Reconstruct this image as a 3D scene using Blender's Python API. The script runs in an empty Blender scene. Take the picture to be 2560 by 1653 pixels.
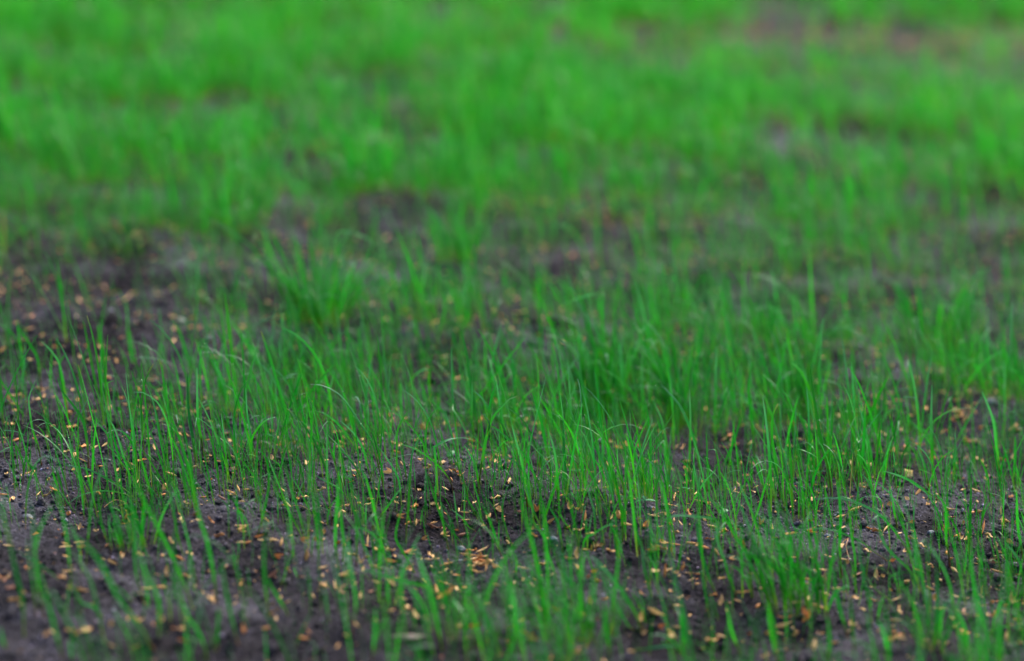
import bpy, math
import numpy as np
from mathutils import Vector

rng = np.random.default_rng(7)
R = math.radians

# ------------------------------------------------------------------ camera
CAM_H, PITCH, LENS = 0.45, R(14.0), 100.0
scene = bpy.context.scene
cam_d = bpy.data.cameras.new('camera'); cam = bpy.data.objects.new('camera', cam_d)
scene.collection.objects.link(cam); scene.camera = cam
cam.location = (0, 0, CAM_H); cam.rotation_euler = (math.pi/2 - PITCH, 0, 0)
cam_d.sensor_width = 36; cam_d.lens = LENS; cam_d.clip_start = 0.05; cam_d.clip_end = 500
cam_d.dof.use_dof = True; cam_d.dof.focus_distance = 1.49; cam_d.dof.aperture_fstop = 4.9
cam_d.dof.aperture_blades = 0

# ------------------------------------------------------------------ world, sun, exposure
w = bpy.data.worlds.new('World'); scene.world = w; w.use_nodes = True
nt = w.node_tree; bg = nt.nodes['Background']
sky = nt.nodes.new('ShaderNodeTexSky'); sky.sky_type = 'NISHITA'; sky.sun_disc = False
SUN_EL, SUN_AZ = R(48), R(35)
sky.sun_elevation = SUN_EL; sky.sun_rotation = SUN_AZ
sky.air_density = 1.0; sky.dust_density = 4.0; sky.ozone_density = 1.0
nt.links.new(sky.outputs[0], bg.inputs[0]); bg.inputs[1].default_value = 0.15
sun_d = bpy.data.lights.new('sun', 'SUN'); sun_d.energy = 1.5; sun_d.angle = R(14); sun_d.color = (1, .97, .93)
sun = bpy.data.objects.new('sun', sun_d); scene.collection.objects.link(sun)
# nishita rotation: clockwise from +Y seen from above
sd = Vector((math.sin(SUN_AZ)*math.cos(SUN_EL), math.cos(SUN_AZ)*math.cos(SUN_EL), math.sin(SUN_EL)))
sun.rotation_euler = sd.to_track_quat('Z', 'Y').to_euler(); sun.location = (0, 0, 5)
scene.view_settings.view_transform = 'Standard'; scene.view_settings.look = 'None'
scene.view_settings.exposure = 1.28; scene.view_settings.gamma = 1.0
scene.cycles.max_bounces = 8; scene.cycles.transparent_max_bounces = 8

# ------------------------------------------------------------------ helpers
C = scene.collection
IW, IH = 2560.0, 1653.0
FX = LENS/36.0*IW
cp, sp = math.cos(PITCH), math.sin(PITCH)

def ray(px, py):
    """directions (world) for photo pixels"""
    px = np.asarray(px, float); py = np.asarray(py, float)
    cx = (px-IW/2)/FX; cy = -(py-IH/2)/FX
    d = np.stack([cx, cp + cy*sp, -sp + cy*cp], -1)
    return d/np.linalg.norm(d, axis=-1, keepdims=True)

def project(P):
    P = np.asarray(P, float); X = P[..., 0]; Y = P[..., 1]; Z = P[..., 2]-CAM_H
    f = Y*cp - Z*sp; u = Y*sp + Z*cp
    return IW/2+FX*X/f, IH/2-FX*u/f, f

def _hash(ix, iy, s):
    h = (ix.astype(np.int64)*374761393 + iy.astype(np.int64)*668265263 + s*974634777) & 0xffffffff
    h = ((h ^ (h >> 13))*1274126177) & 0xffffffff
    return ((h ^ (h >> 16)) & 0xffff)/65535.0
def noise(x, y, s=0):
    x0 = np.floor(x); y0 = np.floor(y); fx = x-x0; fy = y-y0
    def g(dx, dy):
        a = _hash(x0+dx, y0+dy, s)*2*np.pi
        return np.cos(a)*(fx-dx)+np.sin(a)*(fy-dy)
    ux = fx*fx*fx*(fx*(fx*6-15)+10); uy = fy*fy*fy*(fy*(fy*6-15)+10)
    a = g(0, 0)*(1-ux)+g(1, 0)*ux; b = g(0, 1)*(1-ux)+g(1, 1)*ux
    return (a*(1-uy)+b*uy)*1.5

HOLES = []        # (x, y, radius, depth) hollows
def H(x, y):
    x = np.asarray(x, float); y = np.asarray(y, float)
    z = -0.055*1.5*np.tanh(x/1.5)
    r = np.hypot(x, y-2)
    f = 1/(1+(r/5)**2)
    z = z + 0.030*noise(x/1.6+7, y/1.6, 9)*np.clip(r-0.5, 0, 1)
    z = z + f*(0.011*noise(x/.17, y/.17, 1) + 0.006*noise(x/.062+3, y/.062, 2))
    n3 = noise(x/.021, y/.021, 3)
    z = z + f*0.0042*np.abs(n3)*(1.2+noise(x/.1, y/.1, 8)*1.5) + f*0.0022*noise(x/.0085, y/.0085, 4)
    for hx, hy, hr, hd in HOLES:
        z = z - hd*np.exp(-((x-hx)**2+(y-hy)**2)/hr**2)
    return z

def ground(px, py):
    d = ray(px, py); t = CAM_H/np.maximum(-d[..., 2], 0.02)
    for _ in range(25):
        P = np.array([0, 0, CAM_H])+d*t[..., None]
        e = P[..., 2]-H(P[..., 0], P[..., 1])
        t = t + 0.8*e/np.maximum(-d[..., 2], .05)
    P = np.array([0, 0, CAM_H])+d*t[..., None]
    P[..., 2] = H(P[..., 0], P[..., 1])
    return P

def new_mesh(name, verts, faces, mat, cols=None, smooth=True):
    """faces: (n,3) or (n,4) int array, or a list of such arrays"""
    me = bpy.data.meshes.new(name)
    verts = np.asarray(verts, np.float32).reshape(-1, 3)
    fl = faces if isinstance(faces, list) else [faces]
    fl = [np.asarray(f) for f in fl if len(f)]
    idx = np.concatenate([f.reshape(-1) for f in fl]).astype(np.int32)
    tot = np.concatenate([np.full(len(f), f.shape[1]) for f in fl]).astype(np.int32)
    start = np.concatenate([[0], np.cumsum(tot)[:-1]]).astype(np.int32)
    me.vertices.add(len(verts)); me.vertices.foreach_set('co', verts.reshape(-1))
    me.loops.add(len(idx)); me.loops.foreach_set('vertex_index', idx)
    me.polygons.add(len(tot)); me.polygons.foreach_set('loop_start', start); me.polygons.foreach_set('loop_total', tot)
    if smooth: me.polygons.foreach_set('use_smooth', np.ones(len(tot), bool))
    if cols is not None:
        a = me.color_attributes.new('Col', 'FLOAT_COLOR', 'POINT')
        c4 = np.ones((len(verts), 4), np.float32); c4[:, :3] = np.asarray(cols).reshape(-1, 3)
        a.data.foreach_set('color', c4.reshape(-1))
    me.update(calc_edges=True); me.validate()
    if mat: me.materials.append(mat)
    return me
def link(name, me, parent=None, loc=None, **props):
    o = bpy.data.objects.new(name, me); C.objects.link(o)
    if parent: o.parent = parent
    if loc is not None: o.location = tuple(map(float, loc))
    for k, v in props.items(): o[k] = v
    return o

# ------------------------------------------------------------------ materials
def mat(name):
    m = bpy.data.materials.new(name); m.use_nodes = True
    n = m.node_tree.nodes; n.clear()
    return m, n, m.node_tree.links
def mk_soil(name, use_col):
    m, n, l = mat(name)
    out = n.new('ShaderNodeOutputMaterial'); b = n.new('ShaderNodeBsdfPrincipled'); l.new(b.outputs[0], out.inputs[0])
    geo = n.new('ShaderNodeNewGeometry')
    def nz(scale, det, rough=.6):
        t = n.new('ShaderNodeTexNoise'); t.inputs['Scale'].default_value = scale; t.inputs['Detail'].default_value = det
        t.inputs['Roughness'].default_value = rough; l.new(geo.outputs['Position'], t.inputs['Vector']); return t
    def ramp(src, stops):
        r = n.new('ShaderNodeValToRGB'); l.new(src, r.inputs[0]); e = r.color_ramp.elements
        e[0].position, e[0].color = stops[0][0], (*stops[0][1], 1); e[1].position, e[1].color = stops[-1][0], (*stops[-1][1], 1)
        for p, c in stops[1:-1]:
            x = e.new(p); x.color = (*c, 1)
        return r
    n1 = nz(14, 4); n2 = nz(420, 5, .75); n3 = nz(1300, 2)
    r1 = ramp(n1.outputs[0], [(.33, (.0115, .0095, .0110)), (.5, (.0235, .0210, .0255)), (.66, (.052, .049, .061))])
    r2 = ramp(n2.outputs[0], [(.32, (.25, .24, .24)), (.5, (.95, .95, .95)), (.66, (2.9, 2.75, 2.9))])
    mx = n.new('ShaderNodeMix'); mx.data_type = 'RGBA'; mx.blend_type = 'MULTIPLY'; mx.inputs[0].default_value = 1
    l.new(r1.outputs[0], mx.inputs[6]); l.new(r2.outputs[0], mx.inputs[7])
    col = mx.outputs[2]
    if use_col:
        at = n.new('ShaderNodeAttribute'); at.attribute_name = 'Col'
        m2 = n.new('ShaderNodeMix'); m2.data_type = 'RGBA'; m2.blend_type = 'MULTIPLY'; m2.inputs[0].default_value = 1
        l.new(col, m2.inputs[6]); l.new(at.outputs[0], m2.inputs[7]); col = m2.outputs[2]
    l.new(col, b.inputs['Base Color'])
    rr = ramp(n1.outputs[0], [(.35, (.95,)*3), (.65, (.65,)*3)]); l.new(rr.outputs[0], b.inputs['Roughness'])
    b.inputs['Specular IOR Level'].default_value = .35 if use_col else .08
    bp = n.new('ShaderNodeBump'); bp.inputs['Strength'].default_value = 1.0; bp.inputs['Distance'].default_value = .0016
    ad = n.new('ShaderNodeMath'); ad.operation = 'ADD'; l.new(n2.outputs[0], ad.inputs[0]); l.new(n3.outputs[0], ad.inputs[1])
    l.new(ad.outputs[0], bp.inputs['Height']); l.new(bp.outputs[0], b.inputs['Normal'])
    return m
M_soil = mk_soil('soil', False); M_crumb = mk_soil('soil_crumb', True)

def mk_grass():
    m, n, l = mat('grass_blade')
    out = n.new('ShaderNodeOutputMaterial'); b = n.new('ShaderNodeBsdfPrincipled'); tr = n.new('ShaderNodeBsdfTranslucent')
    mx = n.new('ShaderNodeMixShader'); mx.inputs[0].default_value = .45
    at = n.new('ShaderNodeAttribute'); at.attribute_name = 'Col'
    geo = n.new('ShaderNodeNewGeometry')
    t = n.new('ShaderNodeTexNoise'); t.inputs['Scale'].default_value = 500; t.inputs['Detail'].default_value = 2
    l.new(geo.outputs['Position'], t.inputs['Vector'])
    mr = n.new('ShaderNodeMapRange'); mr.inputs[3].default_value = .75; mr.inputs[4].default_value = 1.25; l.new(t.outputs[0], mr.inputs[0])
    vm = n.new('ShaderNodeVectorMath'); vm.operation = 'SCALE'; l.new(at.outputs[0], vm.inputs[0]); l.new(mr.outputs[0], vm.inputs['Scale'])
    l.new(vm.outputs[0], b.inputs['Base Color']); l.new(vm.outputs[0], tr.inputs[0])
    b.inputs['Roughness'].default_value = .36; b.inputs['Specular IOR Level'].default_value = .38
    l.new(b.outputs[0], mx.inputs[1]); l.new(tr.outputs[0], mx.inputs[2]); l.new(mx.outputs[0], out.inputs[0])
    return m
M_grass = mk_grass()

def mk_plain(name, c, c2, scale=600, rough=.55, trans=0.0, stretch=None):
    m, n, l = mat(name)
    out = n.new('ShaderNodeOutputMaterial'); b = n.new('ShaderNodeBsdfPrincipled')
    tc = n.new('ShaderNodeTexCoord'); mp = n.new('ShaderNodeMapping'); l.new(tc.outputs['Object'], mp.inputs[0])
    if stretch: mp.inputs['Scale'].default_value = stretch
    t = n.new('ShaderNodeTexNoise'); t.inputs['Scale'].default_value = scale; t.inputs['Detail'].default_value = 3
    l.new(mp.outputs[0], t.inputs['Vector'])
    r = n.new('ShaderNodeValToRGB'); l.new(t.outputs[0], r.inputs[0])
    r.color_ramp.elements[0].position = .35; r.color_ramp.elements[1].position = .65
    r.color_ramp.elements[0].color = (*c, 1); r.color_ramp.elements[1].color = (*c2, 1)
    l.new(r.outputs[0], b.inputs['Base Color']); b.inputs['Roughness'].default_value = rough
    bp = n.new('ShaderNodeBump'); bp.inputs['Strength'].default_value = .5; bp.inputs['Distance'].default_value = .0003
    l.new(t.outputs[0], bp.inputs['Height']); l.new(bp.outputs[0], b.inputs['Normal'])
    if trans:
        tr = n.new('ShaderNodeBsdfTranslucent'); l.new(r.outputs[0], tr.inputs[0])
        mx = n.new('ShaderNodeMixShader'); mx.inputs[0].default_value = trans
        l.new(b.outputs[0], mx.inputs[1]); l.new(tr.outputs[0], mx.inputs[2]); l.new(mx.outputs[0], out.inputs[0])
    else: l.new(b.outputs[0], out.inputs[0])
    return m
ST = (1, 4, 4)
HUSK_COL = [('pale straw', (.60, .33, .11), (.74, .47, .19)), ('tan', (.52, .25, .065), (.68, .37, .11)),
            ('orange', (.52, .17, .035), (.66, .26, .055)), ('reddish brown', (.24, .085, .04), (.36, .15, .08))]
M_husk = [mk_plain('husk_'+n.replace(' ', '_'), a, b, 500, .6, .15, ST) for n, a, b in HUSK_COL]
M_peb = mk_plain('pebble_grey', (.10, .105, .115), (.18, .185, .20), 700, .6)
M_peb2 = mk_plain('pebble_blue', (.07, .08, .105), (.14, .15, .19), 700, .55)
M_peb3 = mk_plain('pebble_pale', (.22, .19, .19), (.32, .29, .29), 500, .6)
M_beige = mk_plain('beige_stone', (.13, .09, .065), (.20, .15, .11), 300, .6)
M_yel = mk_plain('yellow_chip', (.80, .50, .12), (.85, .66, .28), 200, .6)
M_orange = mk_plain('orange_skin', (.60, .20, .03), (.75, .32, .06), 300, .5, .2)
M_fib = mk_plain('dry_fibre', (.36, .17, .07), (.50, .27, .12), 400, .7)
M_sprout = mk_plain('sprout_green', (.03, .20, .05), (.05, .28, .09), 300, .35, .3)
m, n, l = mat('dew'); out = n.new('ShaderNodeOutputMaterial'); b = n.new('ShaderNodeBsdfPrincipled')
b.inputs['Base Color'].default_value = (1, 1, 1, 1); b.inputs['Roughness'].default_value = .03; b.inputs['IOR'].default_value = 1.33
b.inputs['Transmission Weight'].default_value = 1; l.new(b.outputs[0], out.inputs[0]); M_dew = m

# ------------------------------------------------------------------ image tiles (photo pixels) used to find ground points
TILE = {'A': (0, 800), 'B': (640, 800), 'C': (1280, 800), 'D': (1920, 800), 'E': (0, 1226), 'F': (640, 1226), 'G': (1280, 1226), 'H': (1920, 1226)}
ZS = 2308/640.0
def tp(tile, x, y):
    return TILE[tile][0]+x/ZS, TILE[tile][1]+y/ZS

# hollows under the tufts and clods
def gp(px, py): return ground(np.array(px, float), np.array(py, float))
_q = gp(1990, 1560); HOLES.append((float(_q[0]), float(_q[1])-.006, .022, .009))
_q = gp(2010, 1035); HOLES.append((float(_q[0]), float(_q[1]), .02, .006))

# ------------------------------------------------------------------ soil sheet
def axis(c0, c1, step, growth, far):
    a = [c1]; s = step
    while a[-1] < far: s *= growth; a.append(a[-1]+s)
    b = [c0]; s = step
    while b[-1] > -far: s *= growth; b.append(b[-1]-s)
    mid = np.arange(c0, c1, step)
    return np.concatenate([np.array(b[1:])[::-1], mid, np.array(a)])
gx = axis(-.38, .38, .0029, 1.065, 60.0); gy = axis(1.14, 1.90, .0028, 1.055, 62.0)
X, Y = np.meshgrid(gx, gy); Z = H(X, Y)
nx, ny = len(gx), len(gy); ii = np.arange(nx*ny).reshape(ny, nx)
q = np.stack([ii[:-1, :-1], ii[:-1, 1:], ii[1:, 1:], ii[1:, :-1]], -1).reshape(-1, 4)
link('soil_ground', new_mesh('soil_ground', np.stack([X, Y, Z], -1), q, M_soil), kind='structure')

# ------------------------------------------------------------------ soil crumbs
OCT_V = np.array([[1, 0, 0], [-1, 0, 0], [0, 1, 0], [0, -1, 0], [0, 0, 1], [0, 0, -1]], float)
OCT_F = np.array([[0, 2, 4], [2, 1, 4], [1, 3, 4], [3, 0, 4], [2, 0, 5], [1, 2, 5], [3, 1, 5], [0, 3, 5]])
def ico(sub):
    t = (1+5**.5)/2
    v = [(-1, t, 0), (1, t, 0), (-1, -t, 0), (1, -t, 0), (0, -1, t), (0, 1, t), (0, -1, -t), (0, 1, -t), (t, 0, -1), (t, 0, 1), (-t, 0, -1), (-t, 0, 1)]
    v = [np.array(a)/np.linalg.norm(a) for a in v]
    f = [(0,11,5),(0,5,1),(0,1,7),(0,7,10),(0,10,11),(1,5,9),(5,11,4),(11,10,2),(10,7,6),(7,1,8),(3,9,4),(3,4,2),(3,2,6),(3,6,8),(3,8,9),(4,9,5),(2,4,11),(6,2,10),(8,6,7),(9,8,1)]
    for _ in range(sub):
        cache = {}; nf = []
        def mid(a, b):
            k = (min(a, b), max(a, b))
            if k not in cache:
                p = v[a]+v[b]; v.append(p/np.linalg.norm(p)); cache[k] = len(v)-1
            return cache[k]
        for a, b, c in f:
            x, y, z = mid(a, b), mid(b, c), mid(c, a); nf += [(a, x, z), (b, y, x), (c, z, y), (x, y, z)]
        f = nf
    return np.array(v), np.array(f)
ICO0, ICO1, ICO2 = ico(0), ico(1), ico(2)

def rot_rand(n):
    q = rng.normal(size=(n, 4)); q /= np.linalg.norm(q, axis=1, keepdims=True)
    w_, x, y, z = q.T
    return np.stack([np.stack([1-2*(y*y+z*z), 2*(x*y-z*w_), 2*(x*z+y*w_)], -1), np.stack([2*(x*y+z*w_), 1-2*(x*x+z*z), 2*(y*z-x*w_)], -1),
                     np.stack([2*(x*z-y*w_), 2*(y*z+x*w_), 1-2*(x*x+y*y)], -1)], 1)
def lumps(P, size, base, jit, col, cvar):
    V0, F0 = base; n = len(P)
    V = V0[None]*(1+rng.uniform(-jit, jit, (n, len(V0), 1)))*rng.uniform(.65, 1.2, (n, 1, 3))
    V = np.einsum('nij,nkj->nki', rot_rand(n), V)*size[:, None, None]
    V[..., 2] *= .8
    V = V+P[:, None]
    F = F0[None]+(np.arange(n)*len(V0))[:, None, None]
    cc = np.asarray(col)[None]*np.exp(rng.normal(0, cvar, (n, 1)))
    return V.reshape(-1, 3), F.reshape(-1, 3), np.repeat(cc, len(V0), 0)
def join_lumps(parts):
    Vs, Fs, Cs, o = [], [], [], 0
    for v, f, c in parts: Vs.append(v); Fs.append(f+o); Cs.append(c); o += len(v)
    return np.concatenate(Vs), np.concatenate(Fs), np.concatenate(Cs)
def scatter_y(n, y0, y1, margin=.12, pw=1.0):
    y = y0+(y1-y0)*rng.random(n)**pw; hw = .185*y+margin
    x = rng.uniform(-1, 1, n)*hw
    return x, y
def crumbs(n, y0, y1, smin, smax, base, col, cvar, jit=.3, clump=.0, pw=1.3):
    x, y = scatter_y(int(n*1.6), y0, y1, pw=pw)
    dens = .7+noise(x/.06, y/.06, 21)*1.0+noise(x/.2, y/.2, 22)*.6
    k = rng.random(len(x)) < np.clip(dens, .2, 1); x, y = x[k][:n], y[k][:n]
    s = smin*(smax/smin)**(rng.random(len(x))**2.2)
    P = np.stack([x, y, H(x, y)+s*.25], -1)
    return lumps(P, s, base, jit, col, cvar)
parts = [crumbs(54000, 1.1, 2.1, .00035, .0015, (OCT_V, OCT_F), (1.45, 1.35, 1.45), .8),
         crumbs(12000, 1.1, 2.4, .0010, .0024, ICO0, (1.05, 1.0, 1.04), .3),
         crumbs(500, 1.1, 3.0, .0022, .0042, ICO1, (1, .95, 1), .25, .25),
         crumbs(7000, 1.9, 3.6, .0015, .0035, (OCT_V, OCT_F), (.95, .92, .95), .35)]
v, f, c = join_lumps(parts)
link('soil_crumbs', new_mesh('soil_crumbs', v, f, M_crumb, c, smooth=False), kind='stuff')
v, f, c = join_lumps([crumbs(15000, 1.1, 1.95, .00022, .00050, (OCT_V, OCT_F), (6.5, 6.3, 7.0), .55), crumbs(260, 1.1, 2.3, .0005, .0010, ICO0, (4.5, 4.3, 4.6), .4)])
link('sand_grains', new_mesh('sand_grains', v, f, M_crumb, c, smooth=False), kind='stuff')

# ------------------------------------------------------------------ grass geometry
def wprof(s):
    return (.42+.58*np.clip(s/.35, 0, 1))*np.sqrt(np.clip((1.015-s)/.45, 0, 1))
def blade_verts(Cn, width, side, fold=.22):
    """Cn (N,K,3) centre lines, width (N,), side (N,3) -> (N,K,3,3)"""
    N, K, _ = Cn.shape
    T = np.gradient(Cn, axis=1); T /= np.linalg.norm(T, axis=-1, keepdims=True)+1e-12
    side = side if side.ndim == 3 else side[:, None, :]
    S = side-T*np.sum(side*T, -1, keepdims=True)
    S /= np.linalg.norm(S, axis=-1, keepdims=True)+1e-9
    Nn = np.cross(S, T)
    s = np.linspace(0, 1, K); hw = (width[:, None]*wprof(s)[None])[..., None]*.5
    return np.stack([Cn-S*hw+Nn*hw*fold*2, Cn-Nn*hw*fold*.0, Cn+S*hw+Nn*hw*fold*2], 2)
def blade_faces(N, K, W=3):
    i = np.arange(N*K*W).reshape(N, K, W)
    return np.stack([i[:, :-1, :-1], i[:, :-1, 1:], i[:, 1:, 1:], i[:, 1:, :-1]], -1).reshape(-1, 4)
G1, G2, G3 = np.array([.003, .165, .005]), np.array([.030, .330, .007]), np.array([.005, .180, .034])
def far_tint(P):
    """further off: lighter and yellower, in patches"""
    m = np.clip((P[:, 1]-1.6)/1.3, 0, 1)+.25*noise(P[:, 0]/.3, P[:, 1]/.3, 77)*np.clip((P[:, 1]-1.5), 0, 1)
    return 1+np.clip(m, 0, 1.3)[:, None, None, None]*np.array([.65, .45, .0])
def blade_cols(N, K, W=3, young=None):
    u = rng.random((N, 1)); v = rng.random((N, 1)); b = np.exp(np.clip(rng.normal(0, .26, (N, 1)), -.6, .38))
    g = (G1*(1-u)+G2*u)*(1-.35*v)+G3*(.35*v); g = g*b
    yg = np.array([.15, .27, .015])*(.8+.4*rng.random((N, 1)))
    rd = np.where(rng.random((N, 1)) < .5, np.array([.22, .06, .045]), np.array([.28, .30, .07]))
    s = np.linspace(0, 1, K)[None, :, None]
    a = np.clip((.34-s)/.26, 0, 1)*(.25+.75*rng.random((N, 1, 1)))
    r = np.clip((.10-s)/.07, 0, 1)*(.3+.7*rng.random((N, 1, 1)))
    col = g[:, None]*(1-a)+yg[:, None]*a
    col = col*(1-r)+rd[:, None]*r
    tip = np.clip((s-.9)/.1, 0, 1)*(rng.random((N, 1, 1)) < .15)*.8
    col = col*(1-tip)+np.array([.30, .24, .05])*tip
    pale = np.clip((s-.35)/.5, 0, 1)*(rng.random((N, 1, 1)) < .3)*.5
    col = col*(1-pale)+np.array([.09, .27, .14])*pale
    dead = (rng.random((N, 1, 1)) < .0006)*.7
    col = col*(1-dead)+np.array([.34, .24, .08])*dead
    return np.repeat(col[:, :, None, :], W, 2)

def grow(P, L, tilt, az, bend, K, wob=.05):
    """random centre lines: start tilt (rad), azimuth, total extra bend along the length"""
    N = len(P); s = np.linspace(0, 1, K)
    th = tilt[:, None]+bend[:, None]*s[None]**1.7
    a = az[:, None]+wob*np.sin(s[None]*4+rng.uniform(0, 6, (N, 1)))*2
    d = np.stack([np.sin(th)*np.cos(a), np.sin(th)*np.sin(a), np.cos(th)], -1)*(L[:, None, None]/(K-1))
    Cn = np.cumsum(np.concatenate([np.zeros((N, 1, 3)), d[:, :-1]], 1), 1)
    kink = rng.random(N) < .12; j = rng.integers(int(K*.5), K-1, N)       # a few folded over at a kink
    for i in np.where(kink)[0]:
        a0 = rng.uniform(0, 2*np.pi); seg = np.linalg.norm(Cn[i, 1]-Cn[i, 0]); dv = np.array([math.cos(a0)*.85, math.sin(a0)*.85, rng.uniform(-.6, .35)])
        for q in range(int(j[i])+1, K): Cn[i, q] = Cn[i, q-1]+dv*seg; dv[2] -= .15
    return Cn+P[:, None]

def tube(pts, r0, r1, nseg=6):
    pts = np.asarray(pts); K = len(pts); T = np.gradient(pts, axis=0); T /= np.linalg.norm(T, axis=1, keepdims=True)
    A = np.cross(T, [.3, .9, .1]); A /= np.linalg.norm(A, axis=1, keepdims=True); B = np.cross(T, A)
    a = np.linspace(0, 2*np.pi, nseg+1)[:-1]; rr = np.linspace(r0, r1, K)
    V = pts[:, None]+(A[:, None]*np.cos(a)[None, :, None]+B[:, None]*np.sin(a)[None, :, None])*rr[:, None, None]
    i = np.arange(K*nseg).reshape(K, nseg); i = np.concatenate([i, i[:, :1]], 1)
    return V.reshape(-1, 3), np.stack([i[:-1, :-1], i[:-1, 1:], i[1:, 1:], i[1:, :-1]], -1).reshape(-1, 4)
def bend_highlight(Cn, col):
    """bent over: pale sky highlight painted into the blade colour"""
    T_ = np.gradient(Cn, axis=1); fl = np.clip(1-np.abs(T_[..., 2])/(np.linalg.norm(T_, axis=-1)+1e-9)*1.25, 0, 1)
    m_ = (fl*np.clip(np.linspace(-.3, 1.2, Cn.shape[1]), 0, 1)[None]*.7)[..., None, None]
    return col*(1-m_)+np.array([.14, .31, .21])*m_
def rand_params(n):
    az = np.where(rng.random(n) < .62, rng.normal(np.pi, .9, n), rng.uniform(0, 2*np.pi, n))
    tilt = np.abs(rng.normal(0, .16, n))
    u = rng.random(n)
    bend = np.where(u < .72, rng.uniform(.0, .35, n), np.where(u < .90, rng.uniform(.35, 1.1, n), rng.uniform(1.2, 2.3, n)))
    return tilt, az, bend

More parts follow.
